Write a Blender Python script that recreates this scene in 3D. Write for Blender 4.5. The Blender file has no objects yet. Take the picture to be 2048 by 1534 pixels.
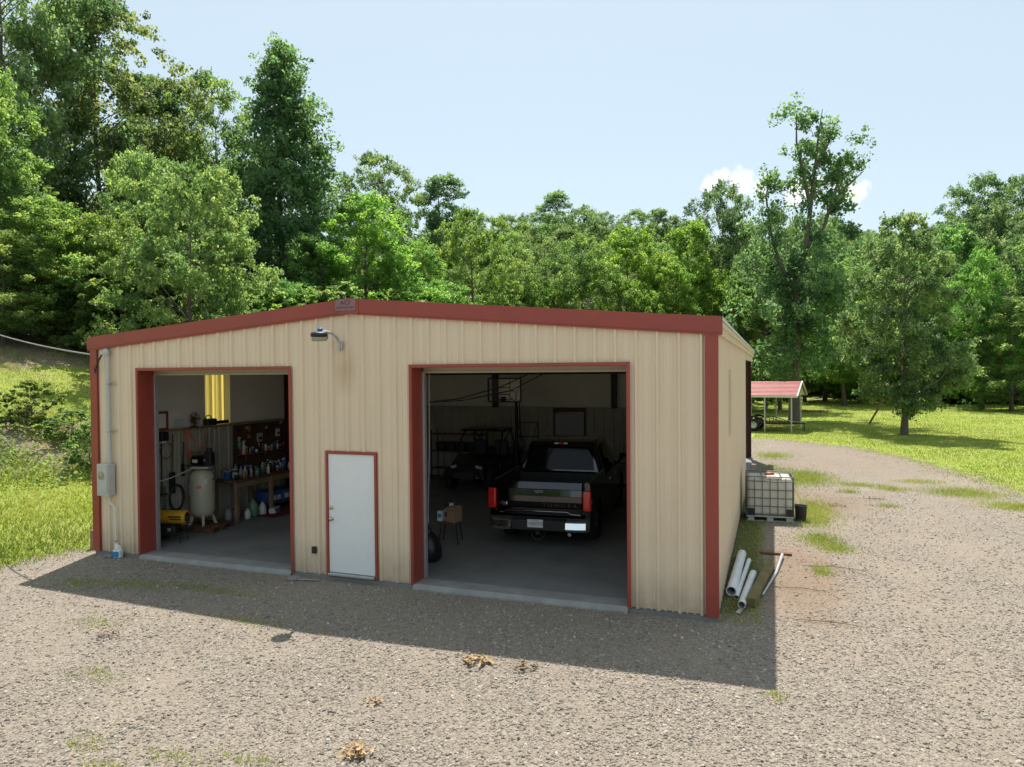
import bpy, bmesh, math, random
import numpy as np
from mathutils import Vector, Matrix, Euler, noise

# ------------------------------------------------------------------ camera, sky, sun, exposure
sc = bpy.context.scene
COL = sc.collection
CAM = (7.135, -10.241, 3.457)
cam = bpy.data.objects.new('camera', bpy.data.cameras.new('camera')); COL.objects.link(cam)
cr = Vector((0.93831702, 0.34567041, -0.00855215)); cu = Vector((0.00214253, 0.0189204, 0.9998187)); cf = Vector((-0.34576955, 0.93816522, -0.01701272))
cam.matrix_world = Matrix(((cr.x, cu.x, -cf.x, CAM[0]), (cr.y, cu.y, -cf.y, CAM[1]), (cr.z, cu.z, -cf.z, CAM[2]), (0, 0, 0, 1)))
cam.data.sensor_width = 36.0
cam.data.lens = 36.0 * 1410.97 / 2048.0
cam.data.clip_start = 0.1
cam.data.clip_end = 3000
sc.camera = cam

SUN_DIR = Vector((-0.69, 1.93, 4.28)).normalized()      # towards the sun
SUN_EL = math.asin(SUN_DIR.z); SUN_AZ = math.atan2(SUN_DIR.x, SUN_DIR.y)
world = bpy.data.worlds.new('World'); sc.world = world; world.use_nodes = True
wn = world.node_tree; wn.nodes.clear()
sky = wn.nodes.new('ShaderNodeTexSky'); sky.sky_type = 'NISHITA'; sky.sun_disc = False
sky.sun_elevation = SUN_EL; sky.sun_rotation = SUN_AZ
sky.air_density = 1.0; sky.dust_density = 1.0; sky.ozone_density = 1.0; sky.altitude = 100
bg = wn.nodes.new('ShaderNodeBackground'); bg.inputs[1].default_value = 0.118
wo = wn.nodes.new('ShaderNodeOutputWorld')
# a low bank of small cumulus in the sky: noise thresholded in a belt just above the horizon
tc = wn.nodes.new('ShaderNodeTexCoord')
def wmath(op, a, b=None, c=None, clamp=False):
    n = wn.nodes.new('ShaderNodeMath'); n.operation = op; n.use_clamp = clamp
    for i, v in enumerate((a, b, c)):
        if v is None: continue
        if isinstance(v, (int, float)): n.inputs[i].default_value = v
        else: wn.links.new(v, n.inputs[i])
    return n.outputs[0]
sep = wn.nodes.new('ShaderNodeSeparateXYZ'); wn.links.new(tc.outputs['Generated'], sep.inputs[0])
nz = wn.nodes.new('ShaderNodeTexNoise'); nz.inputs['Scale'].default_value = 26.0; nz.inputs['Detail'].default_value = 6.0; nz.inputs['Roughness'].default_value = 0.55
wn.links.new(tc.outputs['Generated'], nz.inputs['Vector'])
def spot(dx, dy, dz, r):
    v = wn.nodes.new('ShaderNodeVectorMath'); v.operation = 'DISTANCE'
    wn.links.new(tc.outputs['Generated'], v.inputs[0]); d = Vector((dx, dy, dz)).normalized(); v.inputs[1].default_value = d
    return wmath('SUBTRACT', 1.0, wmath('DIVIDE', v.outputs['Value'], r))
m = None
cl = [(-0.0800, 1.0, 0.2520, 0.022), (-0.0640, 1.0, 0.2600, 0.022), (-0.0380, 1.0, 0.2540, 0.030), (-0.010, 1.0, 0.2440, 0.030), (0.0349, 1.0, 0.2330, 0.030), (0.088, 1.0, 0.2280, 0.028), (0.1040, 1.0, 0.2240, 0.024)]
for c in cl:
    s_ = spot(*c)
    m = s_ if m is None else wmath('MAXIMUM', m, s_)
cm = wmath('ADD', m, wmath('MULTIPLY', wmath('SUBTRACT', nz.outputs['Fac'], 0.5), 1.9))
cm = wmath('MULTIPLY', wmath('SUBTRACT', cm, 0.34), 3.2, clamp=True)
mixw = wn.nodes.new('ShaderNodeMix'); mixw.data_type = 'RGBA'
wn.links.new(cm, mixw.inputs[0])
hz = wn.nodes.new('ShaderNodeMix'); hz.data_type = 'RGBA'; hz.inputs[0].default_value = 0.62
wn.links.new(sky.outputs[0], hz.inputs[6]); hz.inputs[7].default_value = (4.25, 4.95, 4.95, 1)
wn.links.new(hz.outputs[2], mixw.inputs[6]); mixw.inputs[7].default_value = (6.6, 6.7, 6.8, 1)
wn.links.new(mixw.outputs[2], bg.inputs[0]); wn.links.new(bg.outputs[0], wo.inputs[0])

sun = bpy.data.objects.new('sun', bpy.data.lights.new('sun', 'SUN')); COL.objects.link(sun)
sun.data.energy = 4.6; sun.data.angle = math.radians(0.53); sun.data.color = (1.0, 0.95, 0.87)
sun.rotation_euler = (-SUN_DIR).to_track_quat('-Z', 'Y').to_euler(); sun.location = (0, 0, 60)
sc.view_settings.view_transform = 'Standard'; sc.view_settings.look = 'None'; sc.view_settings.gamma = 1.0
sc.view_settings.exposure = 0.62
sc.view_settings.use_curve_mapping = False
cy = sc.cycles
cy.use_denoising = True; cy.max_bounces = 10; cy.diffuse_bounces = 6; cy.glossy_bounces = 4; cy.transmission_bounces = 6; cy.transparent_max_bounces = 12
cy.caustics_reflective = False; cy.caustics_refractive = False; cy.sample_clamp_indirect = 6.0

rng = np.random.default_rng(7)
random.seed(7)

# ------------------------------------------------------------------ helpers: materials
def nodes(name):
    m = bpy.data.materials.new(name); m.use_nodes = True; nt = m.node_tree; nt.nodes.clear()
    out = nt.nodes.new('ShaderNodeOutputMaterial')
    return m, nt, out
def N(nt, t, **kw):
    n = nt.nodes.new(t)
    for k, v in kw.items():
        if k in n.inputs: n.inputs[k].default_value = v
        else: setattr(n, k, v)
    return n
def ramp(nt, fac, stops, interp='LINEAR'):
    r = nt.nodes.new('ShaderNodeValToRGB'); r.color_ramp.interpolation = interp
    e = r.color_ramp.elements
    while len(e) > 1: e.remove(e[-1])
    e[0].position = stops[0][0]; e[0].color = (*stops[0][1], 1)
    for p, c in stops[1:]:
        x = e.new(p); x.color = (*c, 1)
    if fac is not None: nt.links.new(fac, r.inputs[0])
    return r.outputs[0]
def mixc(nt, fac, a, b, mode='MIX'):
    n = nt.nodes.new('ShaderNodeMix'); n.data_type = 'RGBA'; n.blend_type = mode
    for s, v in ((0, fac), (6, a), (7, b)):
        if isinstance(v, (int, float)): n.inputs[s].default_value = v
        elif isinstance(v, tuple): n.inputs[s].default_value = (*v[:3], 1)
        else: nt.links.new(v, n.inputs[s])
    return n.outputs[2]
def mth(nt, op, a, b=None, clamp=False):
    n = nt.nodes.new('ShaderNodeMath'); n.operation = op; n.use_clamp = clamp
    for i, v in enumerate((a, b)):
        if v is None: continue
        if isinstance(v, (int, float)): n.inputs[i].default_value = v
        else: nt.links.new(v, n.inputs[i])
    return n.outputs[0]
def coords(nt, scale=(1, 1, 1), kind='Object'):
    t = nt.nodes.new('ShaderNodeTexCoord'); mp = nt.nodes.new('ShaderNodeMapping'); mp.inputs['Scale'].default_value = scale
    nt.links.new(t.outputs[kind], mp.inputs[0]); return mp.outputs[0]
def noise_tex(nt, vec, scale, detail=4, rough=0.55):
    n = nt.nodes.new('ShaderNodeTexNoise'); n.inputs['Scale'].default_value = scale; n.inputs['Detail'].default_value = detail; n.inputs['Roughness'].default_value = rough
    nt.links.new(vec, n.inputs['Vector']); return n.outputs['Fac']
def bump(nt, h, strength=0.3, dist=0.02):
    b = nt.nodes.new('ShaderNodeBump'); b.inputs['Strength'].default_value = strength; b.inputs['Distance'].default_value = dist
    nt.links.new(h, b.inputs['Height']); return b.outputs[0]
def pm(name, col, rough=0.6, metal=0.0, var=0.18, scale=6.0, stretch=(1, 1, 1), bmp=0.0, bscale=60.0, stain=None, stain_amt=0.5, spec=0.5, coat=0.0, rvar=0.1, trans=0.0):
    """everyday painted / plastic / metal material: base colour broken up by two noises, optional stain colour, optional fine bump"""
    m, nt, out = nodes(name)
    p = nt.nodes.new('ShaderNodeBsdfPrincipled')
    v = coords(nt, stretch)
    f1 = noise_tex(nt, v, scale, 5); f2 = noise_tex(nt, v, scale * 7.3, 3)
    c = ramp(nt, f1, [(0.25, tuple(x * (1 - var) for x in col)), (0.75, tuple(min(1, x * (1 + var)) for x in col))])
    c = mixc(nt, mth(nt, 'MULTIPLY', f2, 0.25), c, tuple(x * 0.75 for x in col))
    if stain:
        sf = ramp(nt, noise_tex(nt, v, scale * 0.6, 6, 0.65), [(0.52, (0, 0, 0)), (0.75, (1, 1, 1))])
        c = mixc(nt, mth(nt, 'MULTIPLY', sf, stain_amt), c, stain)
    nt.links.new(c, p.inputs['Base Color'])
    rr = mth(nt, 'ADD', rough - rvar / 2, mth(nt, 'MULTIPLY', f1, rvar)); nt.links.new(rr, p.inputs['Roughness'])
    p.inputs['Metallic'].default_value = metal; p.inputs['Specular IOR Level'].default_value = spec; p.inputs['Coat Weight'].default_value = coat; p.inputs['Coat Roughness'].default_value = 0.05
    if bmp: nt.links.new(bump(nt, noise_tex(nt, v, bscale, 3), bmp, 0.01), p.inputs['Normal'])
    sh = p.outputs[0]
    if trans:
        t = nt.nodes.new('ShaderNodeBsdfTranslucent'); nt.links.new(c, t.inputs[0])
        mx = nt.nodes.new('ShaderNodeMixShader'); mx.inputs[0].default_value = trans
        nt.links.new(sh, mx.inputs[1]); nt.links.new(t.outputs[0], mx.inputs[2]); sh = mx.outputs[0]
    nt.links.new(sh, out.inputs[0])
    return m

# ------------------------------------------------------------------ helpers: meshes and objects
class MB:
    def __init__(s): s.v = []; s.f = []; s.sm = []
    def add(s, vs, fs, smooth=False):
        o = len(s.v); s.v += [tuple(p) for p in vs]; s.f += [tuple(i + o for i in f) for f in fs]; s.sm += [smooth] * len(fs); return s
    def box(s, x0, x1, y0, y1, z0, z1):
        return s.add([(x0, y0, z0), (x1, y0, z0), (x1, y1, z0), (x0, y1, z0), (x0, y0, z1), (x1, y0, z1), (x1, y1, z1), (x0, y1, z1)],
                     [(3, 2, 1, 0), (4, 5, 6, 7), (0, 1, 5, 4), (1, 2, 6, 5), (2, 3, 7, 6), (3, 0, 4, 7)])
    def cbox(s, c, d, b=0.01, rot=None, seg=2):
        bm = bmesh.new(); bmesh.ops.create_cube(bm, size=1.0)
        for v in bm.verts: v.co = Vector((v.co.x * d[0], v.co.y * d[1], v.co.z * d[2]))
        if b: bmesh.ops.bevel(bm, geom=bm.edges[:], offset=min(b, min(d) * 0.45), segments=seg, profile=0.5, affect='EDGES')
        M = Euler(rot).to_matrix() if rot else Matrix.Identity(3)
        bm.verts.index_update()
        s.add([M @ v.co + Vector(c) for v in bm.verts], [[v.index for v in f.verts] for f in bm.faces]); bm.free(); return s
    def tube(s, pts, r, n=8, cap=True, smooth=True):
        pts = [Vector(p) for p in pts]; rs = r if isinstance(r, (list, tuple, np.ndarray)) else [r] * len(pts)
        vs = []; prev = None
        for i, p in enumerate(pts):
            t = (pts[min(i + 1, len(pts) - 1)] - pts[max(i - 1, 0)])
            t = t.normalized() if t.length > 1e-9 else Vector((0, 0, 1))
            a = prev if prev is not None else (Vector((0, 0, 1)) if abs(t.z) < 0.9 else Vector((1, 0, 0)))
            u = (a - t * a.dot(t)).normalized(); w = t.cross(u); prev = u
            for k in range(n):
                an = 2 * math.pi * k / n
                vs.append(p + (u * math.cos(an) + w * math.sin(an)) * rs[i])
        fs = [(i * n + k, i * n + (k + 1) % n, (i + 1) * n + (k + 1) % n, (i + 1) * n + k) for i in range(len(pts) - 1) for k in range(n)]
        s.add(vs, fs, smooth)
        if cap: s.add(vs[:n], [tuple(range(n))[::-1]]); s.add(vs[-n:], [tuple(range(n))])
        return s
    def cyl(s, a, b, r, n=20, smooth=True): return s.tube([a, b], r, n, True, smooth)
    def pipe(s, a, b, ro, ri, n=20):
        a, b = Vector(a), Vector(b); s.tube([a, b], ro, n, False); o = len(s.v)
        s.tube([b, a], ri, n, False)
        t = (b - a).normalized(); u = (Vector((0, 0, 1)) - t * t.z).normalized() if abs(t.z) < 0.9 else Vector((1, 0, 0)); w = t.cross(u)
        for p in (a, b):
            vs = [p + (u * math.cos(2 * math.pi * k / n) + w * math.sin(2 * math.pi * k / n)) * r for r in (ro, ri) for k in range(n)]
            s.add(vs, [(k, (k + 1) % n, n + (k + 1) % n, n + k) for k in range(n)])
        return s
    def lathe(s, prof, c=(0, 0, 0), n=24, axis='Z', smooth=True):
        vs = []
        for r, h in prof:
            for k in range(n):
                a = 2 * math.pi * k / n; x, y = r * math.cos(a), r * math.sin(a)
                p = (x, y, h) if axis == 'Z' else ((x, h, y) if axis == 'Y' else (h, x, y))
                vs.append((p[0] + c[0], p[1] + c[1], p[2] + c[2]))
        fs = [(i * n + k, i * n + (k + 1) % n, (i + 1) * n + (k + 1) % n, (i + 1) * n + k) for i in range(len(prof) - 1) for k in range(n)]
        return s.add(vs, fs, smooth)
    def ring(s, c, R, r, axis='Z', n=24, k=8, arc=(0, 2 * math.pi)):
        pts = []; closed = abs(arc[1] - arc[0] - 2 * math.pi) < 1e-6
        for i in range(n + 1):
            a = arc[0] + (arc[1] - arc[0]) * i / n; x, y = R * math.cos(a), R * math.sin(a)
            p = (x, y, 0) if axis == 'Z' else ((x, 0, y) if axis == 'Y' else (0, x, y)); pts.append((p[0] + c[0], p[1] + c[1], p[2] + c[2]))
        return s.tube(pts, r, k, not closed)
    def prism(s, poly, a, b, axis='Y'):
        n = len(poly)
        def P(u, w, d): return (u, d, w) if axis == 'Y' else ((d, u, w) if axis == 'X' else (u, w, d))
        vs = [P(u, w, a) for u, w in poly] + [P(u, w, b) for u, w in poly]
        return s.add(vs, [tuple(range(n))[::-1], tuple(range(n, 2 * n))] + [(i, (i + 1) % n, n + (i + 1) % n, n + i) for i in range(n)])
    def mesh(s, name):
        me = bpy.data.meshes.new(name); me.from_pydata(s.v, [], s.f); me.validate()
        if len(me.polygons) == len(s.sm): me.polygons.foreach_set('use_smooth', s.sm)
        bm = bmesh.new(); bm.from_mesh(me); bmesh.ops.recalc_face_normals(bm, faces=bm.faces[:]); bm.to_mesh(me); bm.free()
        me.update(); return me
    def build(s, name, mat, parent=None, loc=None, rot=None, fix=True):
        return link(name, s.mesh(name), mat, parent, loc, rot)
def link(name, me, mat, parent=None, loc=None, rot=None):
    o = bpy.data.objects.new(name, me); COL.objects.link(o)
    if mat is not None and len(me.materials) == 0: me.materials.append(mat)
    if parent is not None: o.parent = parent
    if loc is not None: o.location = loc
    if rot is not None: o.rotation_euler = rot
    return o
def tag(o, label=None, cat=None, group=None, kind=None):
    if label: o['label'] = label
    if cat: o['category'] = cat
    if group: o['group'] = group
    if kind: o['kind'] = kind
    return o
def thing(name, label, cat, loc=(0, 0, 0), rz=0.0, group=None):
    o = bpy.data.objects.new(name, None); COL.objects.link(o); o.location = loc; o.rotation_euler = (0, 0, rz); o.empty_display_size = 0.2
    return tag(o, label, cat, group)
def fast_mesh(name, V, F):
    """V (n,3) float array, F (m,k) int array: one mesh, quickly"""
    me = bpy.data.meshes.new(name); m, k = F.shape
    me.vertices.add(len(V)); me.vertices.foreach_set('co', np.ascontiguousarray(V, dtype=np.float32).ravel())
    me.loops.add(m * k); me.loops.foreach_set('vertex_index', np.ascontiguousarray(F, dtype=np.int32).ravel())
    me.polygons.add(m); me.polygons.foreach_set('loop_start', np.arange(0, m * k, k, dtype=np.int32))
    try: me.polygons.foreach_set('loop_total', np.full(m, k, dtype=np.int32))
    except Exception: pass
    me.update(calc_edges=True); return me
def set_attr(me, name, data, dom='POINT', typ='FLOAT'):
    a = me.attributes.new(name, typ, dom); a.data.foreach_set('value' if typ in ('FLOAT', 'INT') else 'vector', np.ascontiguousarray(data).ravel())
def text_part(txt, size, mat, parent, loc, rot=(math.pi / 2, 0, 0), name='lettering', depth=0.002, sx=1.0):
    cu_ = bpy.data.curves.new('t', 'FONT'); cu_.body = txt; cu_.size = size; cu_.align_x = 'CENTER'; cu_.align_y = 'CENTER'; cu_.extrude = depth
    t = bpy.data.objects.new('t', cu_); COL.objects.link(t)
    dg = bpy.context.evaluated_depsgraph_get(); me = bpy.data.meshes.new_from_object(t.evaluated_get(dg))
    COL.objects.unlink(t); bpy.data.objects.remove(t)
    me.materials.clear(); me.name = name
    o = link(name, me, mat, parent, loc, rot); o.scale = (sx, 1, 1); return o
def scatter(name, pts, rots, scls, idx, sources, mat=None, stone=False):
    """an object whose points carry rotation / scale and instance the source meshes (geometry nodes)"""
    me = bpy.data.meshes.new(name); me.vertices.add(len(pts)); me.vertices.foreach_set('co', np.ascontiguousarray(pts, dtype=np.float32).ravel())
    set_attr(me, 'rot', rots.astype(np.float32), typ='FLOAT_VECTOR'); set_attr(me, 'scl', scls.astype(np.float32), typ='FLOAT_VECTOR'); set_attr(me, 'pick', idx.astype(np.int32), typ='INT')
    ng = bpy.data.node_groups.new(name + '_nodes', 'GeometryNodeTree')
    ng.interface.new_socket('Geometry', in_out='INPUT', socket_type='NodeSocketGeometry'); ng.interface.new_socket('Geometry', in_out='OUTPUT', socket_type='NodeSocketGeometry')
    gi = ng.nodes.new('NodeGroupInput'); go = ng.nodes.new('NodeGroupOutput'); ip = ng.nodes.new('GeometryNodeInstanceOnPoints')
    ng.links.new(gi.outputs[0], ip.inputs['Points'])
    def na(nm, t):
        a = ng.nodes.new('GeometryNodeInputNamedAttribute'); a.data_type = t; a.inputs['Name'].default_value = nm; return a.outputs['Attribute']
    ng.links.new(na('rot', 'FLOAT_VECTOR'), ip.inputs['Rotation']); ng.links.new(na('scl', 'FLOAT_VECTOR'), ip.inputs['Scale'])
    if stone:
        ico = ng.nodes.new('GeometryNodeMeshIcoSphere'); ico.inputs['Radius'].default_value = 1.0; ico.inputs['Subdivisions'].default_value = 1
        sm = ng.nodes.new('GeometryNodeSetMaterial'); sm.inputs['Material'].default_value = mat
        ng.links.new(ico.outputs[0], sm.inputs[0]); ng.links.new(sm.outputs[0], ip.inputs['Instance'])
    else:
        gt = ng.nodes.new('GeometryNodeGeometryToInstance')
        for s in reversed(sources):
            oi = ng.nodes.new('GeometryNodeObjectInfo'); oi.transform_space = 'ORIGINAL'; oi.inputs['Object'].default_value = s; oi.inputs['As Instance'].default_value = False
            ng.links.new(oi.outputs['Geometry'], gt.inputs[0])
        ip.inputs['Pick Instance'].default_value = True
        ng.links.new(na('pick', 'INT'), ip.inputs['Instance Index']); ng.links.new(gt.outputs[0], ip.inputs['Instance'])
    ng.links.new(ip.outputs[0], go.inputs[0])
    o = link(name, me, mat); md = o.modifiers.new('scatter', 'NODES'); md.node_group = ng
    return o

# ------------------------------------------------------------------ terrain
def sstep(a, b, x):
    t = np.clip((x - a) / (b - a), 0, 1); return t * t * (3 - 2 * t)
def splus(x, k=1.0): return k * np.logaddexp(0, x / k)
def hgt(x, y):
    x = np.asarray(x, float); y = np.asarray(y, float)
    e = 0.30 * (-x - 6.6) + 0.055 * y
    e = 15 * np.tanh(splus(e, 0.25) / 15)
    fade = 1 - sstep(-6.9, -5.6, x) * (1 - sstep(20, 34, y))
    left = np.maximum(e * fade, 0)
    yb = 86 - 34 * sstep(0, -30, x) * 1.0
    back = 30 * np.tanh((1 + 0.42 * sstep(6, 24, x)) * np.maximum(0.245 * splus(y - yb, 4.0) - 0.05, 0) / 30)
    bankr = 0.55 * np.exp(-((y - (79 + 0.05 * x - 0.12 * np.maximum(x - 14, 0))) / 2.2) ** 2) * sstep(4, 10, x)
    n = 0.035 * np.sin(0.8 * x + 0.6 * np.sin(0.5 * y)) * np.sin(0.66 * y + 1.3) + 0.05 * np.sin(0.23 * x + 1) * np.sin(0.19 * y)
    near = np.exp(-np.maximum(0, np.maximum(np.abs(x - 0.5) - 6.2, np.maximum(-y - 0.2, y - 19.5))) ** 2 / 6.0)
    base = -0.09 + n * (1 - near) * 0.8
    return base + left + np.maximum(back, 0) * (1 - 0.5 * sstep(0, -40, x)) + bankr
def hz_(x, y): return float(hgt(x, y))

def axis(lo, hi, flo, fhi, fine, grow=1.12, mx=14):
    a = list(np.arange(flo, fhi + 1e-6, fine)); st = fine
    while a[-1] < hi: st = min(st * grow, mx); a.append(a[-1] + st)
    st = fine
    while a[0] > lo: st = min(st * grow, mx); a.insert(0, a[0] - st)
    return np.array(a)
GX = axis(-420, 420, -13, 16, 0.22); GY = axis(-160, 620, -9, 26, 0.22)
XX, YY = np.meshgrid(GX, GY, indexing='ij'); ZZ = hgt(XX, YY)
NI, NJ = XX.shape
def grid_faces(mask=None):
    i, j = np.meshgrid(np.arange(NI - 1), np.arange(NJ - 1), indexing='ij')
    q = np.stack([i * NJ + j, (i + 1) * NJ + j, (i + 1) * NJ + j + 1, i * NJ + j + 1], -1).reshape(-1, 4)
    if mask is not None: q = q[mask[:-1, :-1].ravel()]
    return q

# where the gravel lies: distance (m) inside the drive, negative outside
def gravel_d(x, y):
    x = np.asarray(x, float); y = np.asarray(y, float)
    leftb = x - (-6.15 + 0.10 * np.sin(y * 1.7) - 0.12 * np.minimum(y, 0) * 0 - 0.5 * np.maximum(-y - 2.5, 0))   # left border with the lawn
    front = np.minimum(leftb, 0.5 - y)                                               # the yard before the building
    yy = np.array([-60, 9, 13, 18.7, 22, 25.3, 27.2, 28.6, 29.2]); xx = np.array([40, 17, 13.9, 13.0, 11.9, 10.4, 8.4, 6.2, 3.0])
    rb = np.interp(y, yy, xx) - x
    side = np.minimum(np.minimum(rb, x - 5.5), 29.0 - 0.35 * np.abs(x - 5) - y + 0.9)
    d = np.maximum(np.minimum(front, 60 + x * 0), side)
    return d
# where grass grows through the drive
BLOBS = [(8.15, 8.9, 0.45, 1.3, .75), (7.2, 13.5, 0.5, 3.0, .85), (8.1, 14.5, .8, 1.6, .8), (8.05, 5.6, 0.36, .5, .95), (8.3, 4.95, .3, .4, .95), (7.95, 3.1, .16, .28, .8),
         (7.2, 20.5, .6, 1.0, .5), (9.6, 13.5, .5, .35, .6), (10.4, 13.0, .35, .5, .65), (9.2, 12.0, .25, .3, .6), (12.2, 12.8, .9, .8, .75), (13.0, 11.0, .7, .6, .9), (8.0, 7.6, .4, .9, .7), (9.9, 9.9, .25, .2, .5), (11.4, 14.6, .6, .35, .55),
         (-1.6, -1.15, 1.0, .16, .6), (-3.9, -1.6, .6, .25, .5), (-2.9, -1.35, .7, .2, .6), (0.15, -2.15, .7, .12, .45), (-.3, -4.2, .35, .16, .4), (0.9, -5.3, .25, .14, .45), (1.4, -5.55, .2, .1, .6), (1.9, -5.2, .3, .12, .55), (2.6, -5.0, .3, .1, .45), (5.0, -5.9, .12, .1, .8),
         (7.16, -2.15, .12, .1, .6), (-1.9, -2.9, .4, .2, .35), (1.0, -6.2, .3, .15, .5)]
def green_f(x, y):
    x = np.asarray(x, float); y = np.asarray(y, float); g = np.zeros_like(x)
    for bx, by, rx, ry, a in BLOBS: g = np.maximum(g, a * np.exp(-(((x - bx) / rx) ** 2 + ((y - by) / ry) ** 2)))
    return g
def dirt_f(x, y):
    x = np.asarray(x, float); y = np.asarray(y, float)
    a = np.exp(-(((x - 7.6) / 0.8) ** 2 + ((y - 2.6) / 3.0) ** 2))
    b = 0.75 * np.exp(-(((x - 8.5) / 1.4) ** 2 + ((y - 10) / 2.5) ** 2)); c = 0.42 * sstep(12, 17, y) * sstep(6.4, 8, x)
    return np.clip(np.maximum(np.maximum(a, b), c), 0, 1)
def moss_f(x, y): return np.clip(np.exp(-((np.asarray(x) - 6.55) / 0.42) ** 2) * sstep(-.2, .8, np.asarray(y)) * (1 - sstep(9, 11, np.asarray(y))), 0, 1)

# wheel lanes packed with fines: into each bay and down the drive
LANES = [[(8.9, -12), (9.1, -2), (9.3, 8), (9.0, 18), (8.0, 27)], [(10.6, -12), (10.8, -2), (11.0, 8), (10.7, 17), (9.6, 25)], [(2.4, 0.2), (3.2, -3), (5.5, -7), (9, -11)], [(4.1, 0.2), (4.8, -2.6), (7.0, -6), (11, -9.5)], [(-3.3, .2), (-2.2, -3.2), (1.2, -7.0), (5, -11)], [(-1.8, .2), (-.7, -2.6), (2.6, -6), (7, -10)]]
def fines_f(x, y):
    x = np.asarray(x, float); y = np.asarray(y, float); best = np.full(x.shape, 9.0)
    for L in LANES:
        for (ax, ay), (bx, by) in zip(L[:-1], L[1:]):
            dx, dy = bx - ax, by - ay; t = np.clip(((x - ax) * dx + (y - ay) * dy) / (dx * dx + dy * dy), 0, 1); best = np.minimum(best, np.hypot(x - ax - t * dx, y - ay - t * dy))
    return np.exp(-(best / 0.36) ** 2)
# gravel stones and crushed-rock sheet
def gravel_material():
    m, nt, out = nodes('gravel'); p = N(nt, 'ShaderNodeBsdfPrincipled', Roughness=0.9); p.inputs['Specular IOR Level'].default_value = 0.25
    g = nt.nodes.new('ShaderNodeNewGeometry').outputs['Position']
    vo = nt.nodes.new('ShaderNodeTexVoronoi'); vo.inputs['Scale'].default_value = 42; nt.links.new(g, vo.inputs['Vector'])
    vo2 = nt.nodes.new('ShaderNodeTexVoronoi'); vo2.inputs['Scale'].default_value = 95; nt.links.new(g, vo2.inputs['Vector'])
    hue = nt.nodes.new('ShaderNodeSeparateColor'); nt.links.new(vo.outputs['Color'], hue.inputs[0])
    hue2 = nt.nodes.new('ShaderNodeSeparateColor'); nt.links.new(vo2.outputs['Color'], hue2.inputs[0])
    st = [(0.0, (0.117, 0.097, 0.079)), (0.3, (0.207, 0.173, 0.137)), (0.6, (0.275, 0.232, 0.187)), (0.85, (0.329, 0.286, 0.236)), (1.0, (0.414, 0.369, 0.315))]
    c = mixc(nt, 0.4, ramp(nt, hue.outputs[0], st), ramp(nt, hue2.outputs[1], st))
    big = noise_tex(nt, g, 0.45, 4); mid = noise_tex(nt, g, 2.1, 5, 0.65)
    c = mixc(nt, ramp(nt, big, [(0.42, (0, 0, 0)), (0.66, (.32, .32, .32))]), c, (0.345, 0.282, 0.212))
    c = mixc(nt, ramp(nt, mid, [(0.52, (0, 0, 0)), (0.72, (.35, .35, .35))]), c, (0.215, 0.177, 0.138))
    def at(n):
        a = nt.nodes.new('ShaderNodeAttribute'); a.attribute_name = n; return a.outputs['Fac']
    fcol = ramp(nt, noise_tex(nt, g, 70, 4, 0.7), [(0.35, (0.211, 0.172, 0.132)), (0.65, (0.326, 0.273, 0.216))])
    c = mixc(nt, mth(nt, 'MULTIPLY', ramp(nt, mth(nt, 'ADD', at('fines'), mth(nt, 'MULTIPLY', mth(nt, 'SUBTRACT', noise_tex(nt, g, 1.6, 6, 0.7), 0.5), 1.3)), [(0.35, (0, 0, 0)), (0.95, (1, 1, 1))]), 0.36), c, fcol)
    fine = noise_tex(nt, g, 9, 6, 0.7)
    def mask(n, lo, hi, k=0.9):
        return ramp(nt, mth(nt, 'ADD', at(n), mth(nt, 'MULTIPLY', mth(nt, 'SUBTRACT', fine, 0.5), k)), [(lo, (0, 0, 0)), (hi, (1, 1, 1))])
    litter = ramp(nt, noise_tex(nt, g, 55, 3, 0.7), [(0.35, (0.10, 0.062, 0.04)), (0.5, (0.21, 0.135, 0.085)), (0.68, (0.33, 0.23, 0.15))])
    c = mixc(nt, mth(nt, 'MULTIPLY', mask('dirt', 0.3, 0.75), 0.55), c, litter)
    mo = ramp(nt, noise_tex(nt, g, 30, 4), [(0.35, (0.05, 0.055, 0.02)), (0.65, (0.14, 0.135, 0.06))])
    c = mixc(nt, mth(nt, 'MULTIPLY', mask('moss', 0.35, 0.7), 0.9), c, mo)
    gr = ramp(nt, noise_tex(nt, g, 40, 3), [(0.3, (0.10, 0.12, 0.03)), (0.7, (0.24, 0.24, 0.07))])
    c = mixc(nt, mth(nt, 'MULTIPLY', mask('green', 0.35, 0.75), 0.5), c, gr)
    nt.links.new(c, p.inputs['Base Color'])
    h = mth(nt, 'ADD', mth(nt, 'MULTIPLY', vo.outputs['Distance'], -1.0), mth(nt, 'MULTIPLY', vo2.outputs['Distance'], -0.4))
    nt.links.new(bump(nt, h, 0.7, 0.02), p.inputs['Normal'])
    tr = nt.nodes.new('ShaderNodeBsdfTransparent'); mx = nt.nodes.new('ShaderNodeMixShader')
    ed = ramp(nt, mth(nt, 'ADD', at('inside'), mth(nt, 'MULTIPLY', mth(nt, 'SUBTRACT', noise_tex(nt, g, 3.2, 7, 0.75), 0.5), 1.9)), [(0.0, (0, 0, 0)), (0.12, (1, 1, 1))])
    nt.links.new(ed, mx.inputs[0]); nt.links.new(tr.outputs[0], mx.inputs[1]); nt.links.new(p.outputs[0], mx.inputs[2]); nt.links.new(mx.outputs[0], out.inputs[0])
    return m
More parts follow.
